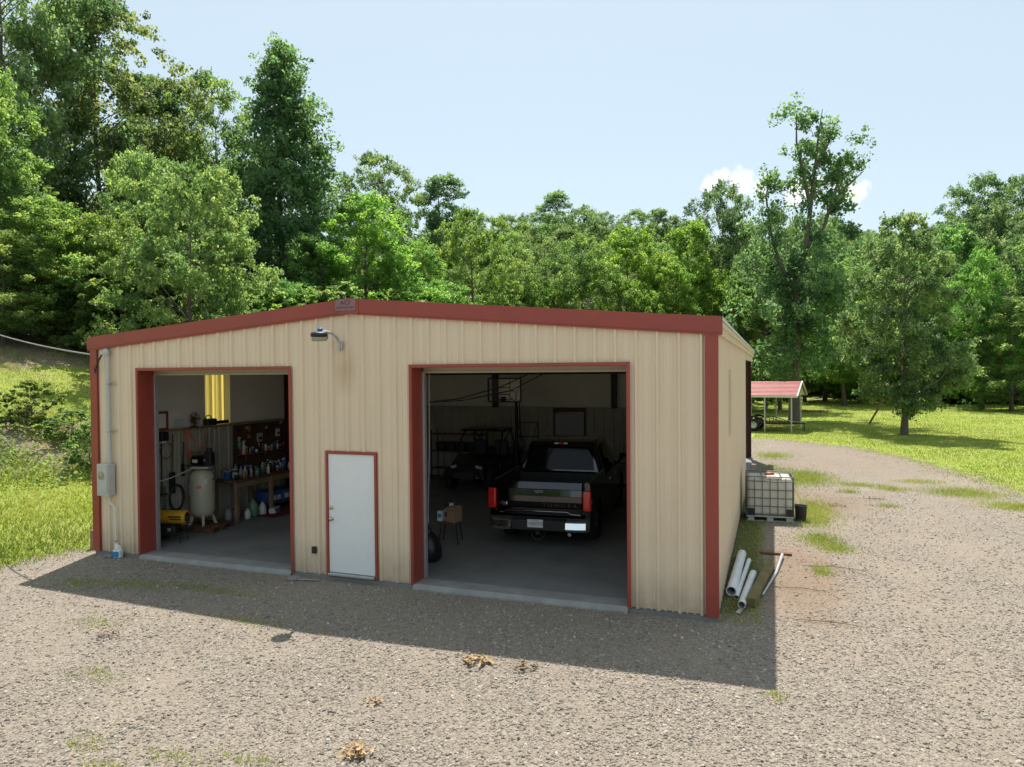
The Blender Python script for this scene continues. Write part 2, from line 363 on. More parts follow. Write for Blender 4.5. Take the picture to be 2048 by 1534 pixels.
def ground_material():
    m, nt, out = nodes('lawn_soil'); p = N(nt, 'ShaderNodeBsdfPrincipled', Roughness=0.95); p.inputs['Specular IOR Level'].default_value = 0.15
    g = nt.nodes.new('ShaderNodeNewGeometry').outputs['Position']
    def at(n):
        a = nt.nodes.new('ShaderNodeAttribute'); a.attribute_name = n; return a.outputs['Fac']
    n1 = noise_tex(nt, g, 0.35, 5, 0.6); n2 = noise_tex(nt, g, 3.0, 6, 0.7); n3 = noise_tex(nt, g, 30, 4, 0.7)
    grass = ramp(nt, mth(nt, 'ADD', mth(nt, 'MULTIPLY', n2, 0.5), mth(nt, 'MULTIPLY', n3, 0.5)), [(0.3, (0.175, 0.235, 0.04)), (0.5, (0.29, 0.36, 0.066)), (0.7, (0.41, 0.44, 0.125))])
    grass = mixc(nt, ramp(nt, n1, [(0.45, (0, 0, 0)), (0.7, (.6, .6, .6))]), grass, (0.32, 0.30, 0.11))
    litter = ramp(nt, mth(nt, 'ADD', mth(nt, 'MULTIPLY', n2, 0.4), mth(nt, 'MULTIPLY', n3, 0.6)), [(0.3, (0.10, 0.075, 0.05)), (0.5, (0.26, 0.20, 0.145)), (0.7, (0.44, 0.36, 0.28))])
    wf = ramp(nt, mth(nt, 'ADD', at('wild'), mth(nt, 'MULTIPLY', mth(nt, 'SUBTRACT', noise_tex(nt, g, 0.9, 6, 0.7), 0.5), 1.6)), [(0.42, (0, 0, 0)), (0.62, (1, 1, 1))])
    c = mixc(nt, wf, grass, litter)
    nt.links.new(c, p.inputs['Base Color']); nt.links.new(bump(nt, n3, 0.8, 0.05), p.inputs['Normal']); nt.links.new(p.outputs[0], out.inputs[0])
    return m
def wild_f(x, y):
    """leaf litter and bare soil of the woods and the upper bank"""
    e = 0.30 * (-x - 6.6) + 0.055 * y
    w = 0.80 * sstep(0.7, 1.4, e) * (1 - 0.75 * sstep(1.9, 2.5, e)) + 0.9 * sstep(3.6, 4.4, e)
    wb = sstep(72, 78, y + 0.3 * np.maximum(x - 14, 0) * 0) * (1 - 0.9 * np.exp(-((y - 84) / 3.0) ** 2) * sstep(14, 20, x))
    w2 = sstep(24, 36, y) * (1 - sstep(-2, 6, x))
    return np.clip(np.maximum(np.maximum(w, wb), w2), 0, 1)
V0 = np.stack([XX, YY, ZZ], -1).reshape(-1, 3)
under = ((XX > -5.35) & (XX < 6.3) & (YY > 0.15) & (YY < 19.0))
me = fast_mesh('ground', V0, grid_faces()); set_attr(me, 'wild', wild_f(XX, YY).ravel().astype(np.float32))
me.polygons.foreach_set('use_smooth', [True] * len(me.polygons))
ground = tag(link('ground', me, ground_material()), 'grass lawn and leaf littered hillside around the metal shop building', 'ground', kind='structure')
gd = gravel_d(XX, YY)
gd_soft = np.where(YY > 5, gd * (1 - 0.62 * sstep(5, 9, YY)), gd)
gm = (gd_soft > -0.8) & (XX > -40) & (XX < 60) & (YY > -60) & (YY < 32)
gm &= ~((XX > -5.1) & (XX < 6.0) & (YY > 0.4) & (YY < 19.0))
me = fast_mesh('gravel_yard', V0 + np.array([0, 0, 0.006]), grid_faces(gm))
for nm, fn in (('inside', gd_soft), ('dirt', dirt_f(XX, YY)), ('moss', moss_f(XX, YY)), ('green', green_f(XX, YY)), ('fines', fines_f(XX, YY))): set_attr(me, nm, np.asarray(fn, dtype=np.float32).ravel())
me.polygons.foreach_set('use_smooth', [True] * len(me.polygons))
gravel = tag(link('gravel_yard', me, gravel_material()), 'tan and grey crushed gravel yard and drive before the shop', 'gravel', kind='structure')

def stone_material():
    m, nt, out = nodes('gravel_stone'); p = N(nt, 'ShaderNodeBsdfPrincipled', Roughness=0.85); p.inputs['Specular IOR Level'].default_value = 0.3
    r = nt.nodes.new('ShaderNodeObjectInfo').outputs['Random']
    c = ramp(nt, r, [(0.0, (0.125, 0.106, 0.088)), (0.12, (0.19, 0.165, 0.138)), (0.35, (0.265, 0.224, 0.18)), (0.6, (0.30, 0.265, 0.228)), (0.8, (0.36, 0.302, 0.238)), (0.92, (0.44, 0.40, 0.345)), (1.0, (0.56, 0.52, 0.465))])
    g = nt.nodes.new('ShaderNodeNewGeometry').outputs['Position']
    c = mixc(nt, 0.35, c, ramp(nt, noise_tex(nt, g, 60, 3), [(0.3, (0.16, 0.13, 0.10)), (0.7, (0.40, 0.35, 0.295))]))
    nt.links.new(c, p.inputs['Base Color']); nt.links.new(p.outputs[0], out.inputs[0]); return m
def scatter_xy(n, r0, r1, a0, a1, power=1.0):
    """points around the yard, denser towards its open front"""
    u = rng.random(n); r = r0 * (r1 / r0) ** (u ** power); a = rng.uniform(a0, a1, n)
    return CAM[0] + r * np.sin(a), CAM[1] + r * np.cos(a)
NS = 260000
sx, sy = scatter_xy(NS, 6.0, 24.0, -1.12, 0.42)
ok = (gravel_d(sx, sy) > 0.05 + 0.5 * (rng.random(NS) - .3)) & ~((sx > -5.6) & (sx < 6.45) & (sy > -0.10)) & (green_f(sx, sy) < 0.5 + 0.4 * rng.random(NS)) & (dirt_f(sx, sy) < 0.3 + 0.9 * rng.random(NS)) & (moss_f(sx, sy) < 0.15 + rng.random(NS) * .7)
clus = np.array([noise.noise((a * 0.9, b * 0.9, 3.1)) for a, b in zip(sx, sy)])
ok &= (rng.random(NS) < 0.66 + 0.6 * clus - 0.10 * fines_f(sx, sy))
sx, sy = sx[ok], sy[ok]; n = len(sx)
size = np.clip(np.exp(rng.normal(math.log(0.0088), 0.52, n)), 0.005, 0.026)
scl = np.stack([size * rng.uniform(.8, 1.4, n), size * rng.uniform(.7, 1.1, n), size * rng.uniform(.4, .8, n)], -1)
P = np.stack([sx, sy, hgt(sx, sy) + 0.006 + size * 0.15], -1)
R_ = np.stack([rng.normal(0, .35, n), rng.normal(0, .35, n), rng.uniform(0, 6.28, n)], -1)
stones = tag(scatter('gravel_stones', P, R_, scl, np.zeros(n), [], stone_material(), stone=True), 'loose crushed stones strewn over the gravel yard', 'gravel', kind='stuff')

# ------------------------------------------------------------------ the metal shop building
M = {}
def tan_material(name, col, dark):
    m, nt, out = nodes(name); p = N(nt, 'ShaderNodeBsdfPrincipled', Roughness=0.42); p.inputs['Specular IOR Level'].default_value = 0.4
    g = nt.nodes.new('ShaderNodeNewGeometry').outputs['Position']
    mp = nt.nodes.new('ShaderNodeMapping'); mp.inputs['Scale'].default_value = (7, 7, 0.35); nt.links.new(g, mp.inputs[0])
    streak = noise_tex(nt, mp.outputs[0], 1.3, 6, 0.6); soft = noise_tex(nt, g, 0.8, 3)
    c = ramp(nt, streak, [(0.3, tuple(x * 0.95 for x in col)), (0.55, col), (0.8, tuple(x * 1.025 for x in col))])
    c = mixc(nt, ramp(nt, soft, [(0.4, (0, 0, 0)), (0.75, (.35, .35, .35))]), c, dark)
    # splash dirt near the ground, rust streak noise
    sp = nt.nodes.new('ShaderNodeSeparateXYZ'); nt.links.new(g, sp.inputs[0])
    low = mth(nt, 'SUBTRACT', 1.0, mth(nt, 'DIVIDE', sp.outputs[2], 0.6), True)
    c = mixc(nt, mth(nt, 'MULTIPLY', low, mth(nt, 'MULTIPLY', noise_tex(nt, g, 5, 5), 0.75)), c, (0.22, 0.15, 0.09))
    # rust run below the lamp bracket on the gable, and faint screw-line dirt
    def band(v, c0, w): return mth(nt, 'SUBTRACT', 1.0, mth(nt, 'DIVIDE', mth(nt, 'ABSOLUTE', mth(nt, 'SUBTRACT', v, c0)), w), True)
    run = mth(nt, 'MULTIPLY', mth(nt, 'MULTIPLY', band(sp.outputs[0], 0.36, 0.26), band(sp.outputs[2], 3.50, 0.48)), band(sp.outputs[1], 0.0, 0.2))
    c = mixc(nt, mth(nt, 'MULTIPLY', run, mth(nt, 'MULTIPLY', noise_tex(nt, mp.outputs[0], 2.4, 5), 1.1)), c, (0.42, 0.23, 0.11))
    nt.links.new(c, p.inputs['Base Color'])
    nt.links.new(bump(nt, noise_tex(nt, g, 2.2, 2), 0.12, 0.05), p.inputs['Normal'])
    nt.links.new(p.outputs[0], out.inputs[0]); return m
M['tan'] = tan_material('tan_steel', (0.78, 0.64, 0.48), (0.68, 0.55, 0.405))
M['red'] = pm('barn_red_trim', (0.33, 0.062, 0.044), 0.42, var=0.1, scale=1.6, stain=(0.17, 0.05, 0.04), stain_amt=0.4)
M['galv_roof'] = pm('galvalume', (0.62, 0.61, 0.58), 0.38, 0.55, var=0.08, scale=2)
M['white_door'] = pm('white_door_paint', (0.80, 0.82, 0.84), 0.38, var=0.04, scale=1.5)
M['concrete'] = pm('concrete', (0.215, 0.212, 0.205), 0.62, var=0.22, scale=1.1, bmp=0.25, bscale=50, stain=(0.13, 0.125, 0.12), stain_amt=0.6)
M['insul'] = pm('vinyl_insulation', (0.80, 0.78, 0.73), 0.5, var=0.07, scale=1.4, bmp=0.35, bscale=4)
M['liner'] = pm('liner_steel', (0.42, 0.39, 0.33), 0.45, var=0.12, scale=2)
M['iron'] = pm('red_iron', (0.085, 0.022, 0.018), 0.55, var=0.2, scale=3)
M['darksteel'] = pm('dark_steel', (0.03, 0.03, 0.034), 0.5, 0.4, var=0.2)
M['galv'] = pm('galvanised', (0.52, 0.53, 0.54), 0.45, 0.6, var=0.12, scale=9)
M['greypaint'] = pm('grey_enamel', (0.52, 0.53, 0.52), 0.5, 0.1, var=0.08, scale=5, stain=(0.32, 0.29, 0.22), stain_amt=0.5)
M['brass'] = pm('satin_brass', (0.62, 0.50, 0.34), 0.28, 1.0, var=0.08)
M['chrome'] = pm('chrome', (0.82, 0.83, 0.85), 0.08, 1.0, var=0.03, rvar=0.04)
M['black_plastic'] = pm('black_plastic', (0.018, 0.018, 0.02), 0.5, var=0.2)
M['rubber'] = pm('rubber', (0.02, 0.02, 0.02), 0.85, var=0.25, scale=14, bmp=0.2)
M['wood'] = pm('weathered_wood', (0.30, 0.20, 0.115), 0.75, var=0.3, scale=3, stretch=(1, 1, 1), bmp=0.3, bscale=30)
M['wood_dark'] = pm('brown_wood', (0.15, 0.075, 0.035), 0.65, var=0.3, scale=4)
M['white_plastic'] = pm('white_plastic', (0.74, 0.75, 0.74), 0.38, var=0.06, scale=4, stain=(0.55, 0.52, 0.44), stain_amt=0.4)
M['cable'] = pm('black_cable', (0.03, 0.03, 0.03), 0.6)

XL, XR, HE, HP = -5.448, 6.386, 4.10, 4.60       # wall planes; underside of roof at the eaves and the ridge
XM = (XL + XR) / 2
YB, YE = 11.35, 19.40                            # back wall; far end of the roof over the open bay
def ztop(x): return HE + (HP - HE) * (1 - abs(x - XM) / (XR - XM))
OPEN = [(-4.311 + .045, -0.723 - .045, -0.1, 3.54), (1.587 + .045, 5.202 - .045, -0.1, 3.54), (-0.04, 0.954, -0.1, 2.125)]
bld = thing('metal_shop_building', 'tan ribbed metal shop building with dark red trim and two open bays', 'building', (0, 0, 0))
PITCH = 0.3048; PH = 0.105                       # major rib spacing and phase
PROF = [(-0.034, 0.0), (-0.014, 0.040), (0.014, 0.040), (0.034, 0.0), (0.085, 0.0), (0.092, 0.008), (0.110, 0.008), (0.117, 0.0), (0.188, 0.0), (0.195, 0.008), (0.213, 0.008), (0.220, 0.0)]
def rib_sheet(u0, u1, z0f, z1f, holes, place, name, mat, parent, phase=PH):
    """one ribbed steel sheet between u0 and u1; place(u, out, z) -> point"""
    br = set([u0, u1])
    k0 = int(math.floor((u0 - phase) / PITCH)) - 1; k1 = int(math.ceil((u1 - phase) / PITCH)) + 1
    ref = []
    for k in range(k0, k1 + 1):
        for du, h in PROF: ref.append((phase + k * PITCH + du, h))
    ru = np.array([r[0] for r in ref]); rh = np.array([r[1] for r in ref])
    for a in ru:
        if u0 < a < u1: br.add(float(a))
    for (a, b, c, d) in holes:
        for e in (a, b):
            if u0 < e < u1: br.add(e)
    bs = sorted(br); mb = MB()
    for a, b in zip(bs[:-1], bs[1:]):
        if b - a < 1e-5: continue
        mid = (a + b) / 2; iv = [(z0f(mid), None)]
        segs = [[0, 1]]
        cuts = [(c, d) for (ha, hb, c, d) in holes if ha < mid < hb]
        lo = z0f(mid); spans = []
        for c, d in sorted(cuts):
            if c > lo + 1e-4: spans.append((lo, c, False))
            lo = d
        spans.append((lo, None, True))
        ha, hb = float(np.interp(a, ru, rh)), float(np.interp(b, ru, rh))
        for s0, s1, top in spans:
            ta, tb = (z1f(a), z1f(b)) if top else (s1, s1)
            mb.add([place(a, ha, s0), place(b, hb, s0), place(b, hb, tb), place(a, ha, ta)], [(0, 1, 2, 3)])
    me = bpy.data.meshes.new(name); me.from_pydata(mb.v, [], mb.f); me.update()
    return link(name, me, mat, parent)
SW = 3 * PITCH
def sheets(u0, u1, *a, **k):
    u = PH - 0.05 + math.floor((u0 - PH) / SW) * SW; out = []
    while u < u1 - 1e-6:
        b = min(u + SW, u1); a0 = max(u, u0)
        if b - a0 > 0.02: out.append(rib_sheet(a0, b, *a, **k))
        u += SW
    return out
zb = lambda u: -0.015
front = sheets(XL + 0.02, XR - 0.02, zb, lambda u: ztop(u) - 0.02, OPEN, lambda u, h, z: (u, -h, z), 'wall_panel', M['tan'], bld)
M['light_panel'] = pm('yellow_fibreglass', (0.80, 0.60, 0.17), 0.5, var=0.12, scale=5, stretch=(1, 6, 0.6), trans=0.85)
M['light_panel_green'] = pm('weathered_fibreglass', (0.66, 0.57, 0.37), 0.45, var=0.12, scale=5, trans=0.1)
LPH = [(2.70, 3.51, 2.26, 3.46)]
left = sheets(0.02, YB, zb, lambda u: HE, LPH, lambda u, h, z: (XL - h, u, z), 'wall_panel', M['tan'], bld)
right = sheets(0.02, YB, zb, lambda u: HE - 0.05, LPH, lambda u, h, z: (XR + h, u, z), 'wall_panel', M['tan'], bld)
back = sheets(XL + 0.02, XR - 0.02, zb, lambda u: ztop(u) - 0.02, [], lambda u, h, z: (u, YB + h, z), 'wall_panel', M['tan'], bld)
lp = rib_sheet(2.66, 3.55, lambda u: 2.20, lambda u: 3.52, [], lambda u, h, z: (XL + 0.004 - h, u, z), 'light_panel', M['light_panel'], bld); lp['label'] = 'yellow translucent ribbed light panel in the left wall'
rp = rib_sheet(2.66, 3.55, lambda u: 2.20, lambda u: 3.52, [], lambda u, h, z: (XR - 0.004 + h, u, z), 'light_panel', M['light_panel_green'], bld)
# slab
mb = MB(); mb.box(XL - 0.02, XR + 0.02, -0.025, YE, -0.45, 0.0)
bmx = bmesh.new(); tmp = mb.mesh('t'); bmx.from_mesh(tmp); bmesh.ops.bevel(bmx, geom=[e for e in bmx.edges if all(v.co.z > -0.1 for v in e.verts)], offset=0.025, segments=2, affect='EDGES'); bmx.to_mesh(tmp); bmx.free()
tmp.name = 'floor_slab'; link('floor_slab', tmp, M['concrete'], bld)
M['apron'] = pm('apron_concrete', (0.29, 0.28, 0.262), 0.75, var=0.25, scale=2.5, bmp=0.5, bscale=30, stain=(0.2, 0.19, 0.17), stain_amt=0.6)
for (x0, x1, z0, z1) in OPEN[:2]:                 # rough concrete lip at each bay
    mb = MB(); n = 24
    for i in range(n):
        a, b = x0 + (x1 - x0) * i / n, x0 + (x1 - x0) * (i + 1) / n; fa, fb = [-.085 - .02 * noise.noise((u * 3.1, .2, 0)) for u in (a, b)]
        mb.add([(a, .30, .003), (b, .30, .003), (b, -.03, .002), (a, -.03, .002)], [(0, 1, 2, 3)]); mb.add([(a, -.03, .002), (b, -.03, .002), (b, fb, -.06), (a, fa, -.06)], [(0, 1, 2, 3)]); mb.add([(a, fa, -.06), (b, fb, -.06), (b, fb - .01, -.15), (a, fa - .01, -.15)], [(0, 1, 2, 3)])
    mb.build('bay_apron', M['apron'], bld)
# red trim: corners, openings, rakes
def trim_L(x, s, y):
    m = MB(); w = 0.13
    m.box(*sorted((x - s * w, x + s * 0.040)), -0.054, -0.044, -0.02, HE - 0.06)
    m.box(*sorted((x + s * 0.0365, x + s * 0.046)), -0.0545, 0.055, -0.022, HE - 0.062)
    m.box(*sorted((x - s * w, x - s * (w - 0.008))), -0.036, -0.006, -0.02, HE - 0.06)
    return m.build('corner_trim', M['red'], bld)
trim_L(XL, -1, 0); trim_L(XR, 1, 0)
for (x0, x1, z0, z1) in OPEN[:2]:
    for s, x in ((1, x0), (-1, x1)):
        m = MB(); m.box(*sorted((x - s * 0.045, x)), -0.054, -0.042, -0.02, z1 + 0.045); m.box(*sorted((x, x + s * 0.010)), -0.0485, 0.32, -0.005, z1 - 0.001); m.build('jamb_trim', M['red'], bld)
    m = MB(); m.box(x0 + 0.002, x1 - 0.002, -0.0535, -0.0425, z1, z1 + 0.043); m.box(x0 + 0.012, x1 - 0.012, -0.047, 0.31, z1 - 0.010, z1 - 0.0005); m.build('header_trim', M['red'], bld)
def rake(s):
    m = MB(); n = 1
    xe = XM + s * (XR - XM + 0.10)
    sl = (HP - HE) / (XR - XM)
    def zr(x): return HP - sl * abs(x - XM)
    for (y0, y1, a, b) in ((-0.072, 0.10, -0.122, 0.105), (-0.060, 0.02, -0.155, -0.1225)):
        x0, x1 = XM, xe
        m.add([(x0, y0, zr(x0) + a), (x1, y0, zr(x1) + a), (x1, y1, zr(x1) + a), (x0, y1, zr(x0) + a), (x0, y0, zr(x0) + b), (x1, y0, zr(x1) + b), (x1, y1, zr(x1) + b), (x0, y1, zr(x0) + b)],
              [(3, 2, 1, 0), (4, 5, 6, 7), (0, 1, 5, 4), (1, 2, 6, 5), (2, 3, 7, 6), (3, 0, 4, 7)])
    return m.build('rake_trim', M['red'], bld)
rake(1); rake(-1)
m = MB(); m.prism([(XM - 0.2, HP - 0.16), (XM + 0.2, HP - 0.16), (XM + 0.2, HP + 0.096), (XM, HP + 0.112), (XM - 0.2, HP + 0.096)], -0.080, -0.0725); m.build('peak_box', M['red'], bld)
# builder's sign on the peak
sg = thing('builder_sign', 'small faded purple builder sign plate at the roof peak', 'sign', (XM - 0.045, -0.0805, HP - 0.005))
M['sign_plate'] = pm('faded_sign', (0.27, 0.145, 0.15), 0.5, var=0.15, scale=12); M['sign_ink'] = pm('sign_ink', (0.065, 0.03, 0.075), 0.6, var=0.1)
MB().cbox((0, -0.004, 0), (0.40, 0.008, 0.19), 0.002).build('plate', M['sign_plate'], sg)
text_part('ACI', 0.105, M['sign_ink'], sg, (0.0, -0.0095, 0.036), name='lettering', depth=0.001, sx=1.15); text_part('BATESVILLE, INC', 0.046, M['sign_ink'], sg, (0, -0.0095, -0.042), name='lettering', depth=0.001, sx=1.0)
# roof sheets, eave gutters
rl = math.hypot(XR - XM + 0.11, (HP - HE) / (XR - XM) * (XR - XM + 0.11)); slope = math.atan((HP - HE) / (XR - XM))
def roof_mesh():
    mb = MB(); ru = [(k * PITCH + du, h) for k in range(3) for du, h in PROF]; ru = sorted(ru); ru = [(-0.051, 0.0)] + ru + [(SW - 0.05, 0.0)]
    for (a, ha), (b, hb) in zip(ru[:-1], ru[1:]):
        if b - a < 1e-5: continue
        mb.add([(0, a, ha), (0, b, hb), (rl, b, hb), (rl, a, ha)], [(0, 1, 2, 3)]); mb.add([(rl, a, -0.008), (rl, b, -0.008), (rl, b, hb), (rl, a, ha)], [(0, 1, 2, 3)])
    me = bpy.data.meshes.new('roof_panel'); me.from_pydata(mb.v, [], mb.f); me.update(); me.materials.append(M['galv_roof']); return me
rme = roof_mesh(); y = 0.16
while y < YE - 0.3:
    for s in (1, -1):
        o = link('roof_panel', rme, None, bld, (XM, y, HP + 0.058), (0, slope if s > 0 else slope, 0 if s > 0 else math.pi))
        if s < 0: o.location.y = y + SW - 0.1
    y += SW
for s, xe in ((1, XR), (-1, XL)):
    m = MB(); z = HE
    for (a, b, z0, z1) in ((0.045, 0.098, -0.035, 0.085), (0.035, 0.068, -0.145, -0.036)):
        m.box(*sorted((xe + s * a, xe + s * b)), 0.105, YE, z + z0, z + z1)
    m.build('eave_gutter', M['tan'], bld)
    m = MB()                                                    # fascia closing the open rear bay
    m.box(*sorted((xe - s * 0.02, xe + s * 0.02)), YB + 0.02, YE - 0.02, HE - 0.34, HE - 0.04); m.build('fascia_panel', M['tan'], bld)
    m = MB(); t = 0.014                                         # I-section column of the open bay
    for yy in (YE - 0.42,):
        m.box(*sorted((xe - s * 0.02, xe - s * 0.034)), yy - 0.11, yy + 0.11, 0.0, HE - 0.35); m.box(*sorted((xe - s * 0.30, xe - s * 0.314)), yy - 0.11, yy + 0.11, 0.0, HE - 0.35); m.box(*sorted((xe - s * 0.0345, xe - s * 0.2995)), yy - 0.006, yy + 0.006, 0.0, HE - 0.35)
    m.build('rear_column', M['iron'], bld)
# frames inside: columns and rafters, girts, purlins
for yy in (5.62,):
    for s, xe in ((1, XR), (-1, XL)):
        m = MB(); m.box(*sorted((xe - s * 0.20, xe - s * 0.215)), yy - 0.1, yy + 0.1, 0, HE - 0.06); m.box(*sorted((xe - s * 0.55, xe - s * 0.565)), yy - 0.1, yy + 0.1, 0, HE - 0.1); m.box(*sorted((xe - s * 0.216, xe - s * 0.549)), yy - 0.005, yy + 0.005, 0, HE - 0.1)
        m.build('frame_column', M['iron'], bld)
    for s in (1, -1):
        m = MB(); xa, xb = XM, XM + s * (XR - XM - 0.22)
        for (y0, y1, a, b) in ((yy - 0.1, yy + 0.1, -0.12, -0.105), (yy - 0.1, yy + 0.1, -0.515, -0.50), (yy - 0.005, yy + 0.005, -0.4995, -0.1205)):
            za, zb_ = HP, ztop(xb)
            m.add([(xa, y0, za + a), (xb, y0, zb_ + a), (xb, y1, zb_ + a), (xa, y1, za + a), (xa, y0, za + b), (xb, y0, zb_ + b), (xb, y1, zb_ + b), (xa, y1, za + b)], [(3, 2, 1, 0), (4, 5, 6, 7), (0, 1, 5, 4), (1, 2, 6, 5), (2, 3, 7, 6), (3, 0, 4, 7)])
        m.build('rafter', M['iron'], bld)
MB().box(XL + 0.2, XR - 0.2, YB - 0.36, YB - 0.20, 3.36, 3.50).build('girt', M['darksteel'], bld)
for x in (-1.31, 2.60): MB().box(x - 0.08, x + 0.08, YB - 0.34, YB - 0.185, 2.30, 3.355).build('endwall_column', M['darksteel'], bld)
# insulation blankets and liner sheets
m = MB(); m.box(XL + 0.18, XL + 0.19, 0.2, 2.70, 2.26, 3.98); m.box(XL + 0.18, XL + 0.19, 3.51, YB - 0.2, 2.26, 3.98); m.box(XL + 0.18, XL + 0.19, 2.7005, 3.5095, 3.46, 3.98)
m.build('insulation', M['insul'], bld)
m = MB(); m.box(XL + 0.012, XL + 0.179, 2.688, 2.699, 2.26, 3.46); m.box(XL + 0.012, XL + 0.179, 3.511, 3.522, 2.26, 3.46); m.box(XL + 0.012, XL + 0.179, 2.70, 3.51, 2.245, 2.257); m.build('panel_reveal', M['insul'], bld)
MB().box(XL + 0.2, XR - 0.2, YB - 0.18, YB - 0.17, 2.335, 4.3).build('insulation', M['insul'], bld)
MB().box(XR - 0.19, XR - 0.18, 0.2, 2.65, 2.3, 3.98).box(XR - 0.19, XR - 0.18, 3.56, YB - 0.2, 2.3, 3.98).box(XR - 0.19, XR - 0.18, 2.6505, 3.5595, 3.52, 3.98).build('insulation', M['insul'], bld)
for s in (1, -1):
    m = MB(); xa, xb = XM, XM + s * (XR - XM - 0.03)
    m.add([(xa, 0.03, HP - 0.09), (xb, 0.03, ztop(xb) - 0.09), (xb, YB - 0.03, ztop(xb) - 0.09), (xa, YB - 0.03, HP - 0.09)], [(0, 1, 2, 3)]); m.build('roof_insulation', M['insul'], bld)
sheets(0.2, YB - 0.2, lambda u: 0.0, lambda u: 2.25, [], lambda u, h, z: (XL + 0.17 + h * .8, u, z), 'liner_panel', M['liner'], bld)
sheets(XL + 0.25, XR - 0.25, lambda u: 0.0, lambda u: 2.32, [(0.66, 1.67, -0.1, 2.32)], lambda u, h, z: (u, YB - 0.165 - h * .8, z), 'liner_panel', M['liner'], bld)
sheets(0.2, YB - 0.2, lambda u: 0.0, lambda u: 2.29, [], lambda u, h, z: (XR - 0.17 - h * .8, u, z), 'liner_panel', M['liner'], bld)
MB().box(XL + 0.2, XL + 0.29, 0.35, 5.2, 2.21, 2.25).build('ledger_board', M['wood'], bld)
# back walk door
m = MB(); m.cbox((1.165, YB - 0.19, 1.06), (0.93, 0.05, 2.10), 0.004); o = m.build('back_door', pm('grey_door', (0.36, 0.37, 0.38), 0.5, var=0.06), bld)
m = MB(); m.box(0.64, 1.69, YB - 0.24, YB - 0.167, 2.17, 2.30); m.box(0.64, 0.695, YB - 0.24, YB - 0.167, 0, 2.168); m.box(1.635, 1.69, YB - 0.24, YB - 0.167, 0, 2.168); m.build('back_door_frame', M['iron'], bld)
# front walk door
dr = MB().cbox((0.457, 0.0, 1.064), (0.906, 0.045, 2.026), 0.003).build('walk_door', M['white_door'], bld); dr['label'] = 'plain white steel walk door between the two bays'
m = MB(); m.box(-0.042, 0.0, -0.045, 0.09, 0.0, 2.13); m.box(0.914, 0.956, -0.045, 0.09, 0.0, 2.13); m.box(0.0005, 0.9135, -0.0445, 0.09, 2.081, 2.1295); m.build('door_frame', M['red'], bld)
MB().cbox((0.457, -0.02, 0.022), (0.90, 0.13, 0.04), 0.006).build('threshold', M['galv'], bld)
k = MB(); k.lathe([(0, -0.085), (0.026, -0.082), (0.032, -0.066), (0.026, -0.048), (0.013, -0.042), (0.013, -0.03), (0.032, -0.028), (0.032, -0.0235)], (0.062, 0, 0.965), 20, 'Y'); k.build('handle', M['brass'], dr)
k = MB(); k.lathe([(0, -0.05), (0.022, -0.049), (0.030, -0.038), (0.033, -0.0235)], (0.062, 0, 1.155), 20, 'Y'); k.build('deadbolt', M['brass'], dr)
# outlet cover, roll-up doors
MB().cbox((-0.30, -0.03, 0.40), (0.075, 0.05, 0.115), 0.006).build('outlet_box', M['black_plastic'], bld)
M['curtain'] = pm('roll_door_curtain', (0.42, 0.39, 0.30), 0.45, 0.2, var=0.1)
for (x0, x1, z0, z1) in OPEN[:2]:
    prof = [(0.21 + (0.006 if i % 2 else 0), 0) for i in range(2)]
    m = MB(); n = 40; vs = []
    for x in (x0 - 0.05, x1 + 0.05):
        for i in range(n): a = 2 * math.pi * i / n; r = 0.215 + (0.008 if i % 2 else 0); vs.append((x, 0.57 + r * math.cos(a), 3.66 + r * math.sin(a)))
    m.add(vs, [(i, (i + 1) % n, n + (i + 1) % n, n + i) for i in range(n)] + [tuple(range(n)), tuple(range(n, 2 * n))]); dd = m.build('roll_up_door', M['curtain'], bld)
    m = MB(); m.box(x0 + 0.03, x1 - 0.03, 0.325, 0.350, 3.476, 3.72); m.build('curtain', M['curtain'], dd)
    m = MB(); m.box(x0 + 0.02, x1 - 0.02, 0.310, 0.365, 3.44, 3.475); m.build('bottom_bar', M['curtain'], dd)
    for x in (x0 + 0.02, x1 - 0.02): MB().box(x - 0.02, x + 0.025, 0.322, 0.392, 0.002, 3.439).build('guide_track', M['galv'], dd)
# rust streak bracket + gooseneck lamp
lamp = thing('gooseneck_wall_lamp', 'gooseneck yard lamp with blue photocell on the gable wall', 'lamp', (0.29, 0.0, 3.93))
MB().cbox((0, -0.028, -0.01), (0.075, 0.055, 0.13), 0.008).cbox((-0.01, -0.06, -0.05), (0.03, 0.03, 0.11), 0.008).build('wall_bracket', M['galv'], lamp)
pts = [(-0.01, -0.06, -0.03)] + [(-0.01, -0.06 - 0.36 * (1 - math.cos(a)), 0.0 + 0.20 * math.sin(a)) for a in np.linspace(0, math.pi / 2, 10)] + [(-0.01, -0.50, 0.195)]
MB().tube(pts, 0.024, 10).build('arm', M['galv'], lamp)
hd = MB(); hd.lathe([(0, 0.075), (0.06, 0.072), (0.12, 0.055), (0.155, 0.035), (0.165, -0.045), (0.15, -0.05)], (0, 0, 0), 28)
head = hd.build('lamp_head', M['darksteel'], lamp, (-0.01, -0.62, 0.155), (0.10, 0.06, 0)); head.scale = (.84, .84, .72)
MB().tube([(-0.01, -0.47, 0.195), (-0.01, -0.58, 0.185)], [0.024, 0.04], 10).build('collar', M['galv'], lamp)
M['lens'] = pm('cloudy_acrylic', (0.72, 0.68, 0.52), 0.2, var=0.06, trans=0.5)
MB().lathe([(0.148, -0.052), (0.142, -0.145), (0.12, -0.15), (0.0, -0.15)], (0, 0, 0), 28).build('lens', M['lens'], head)
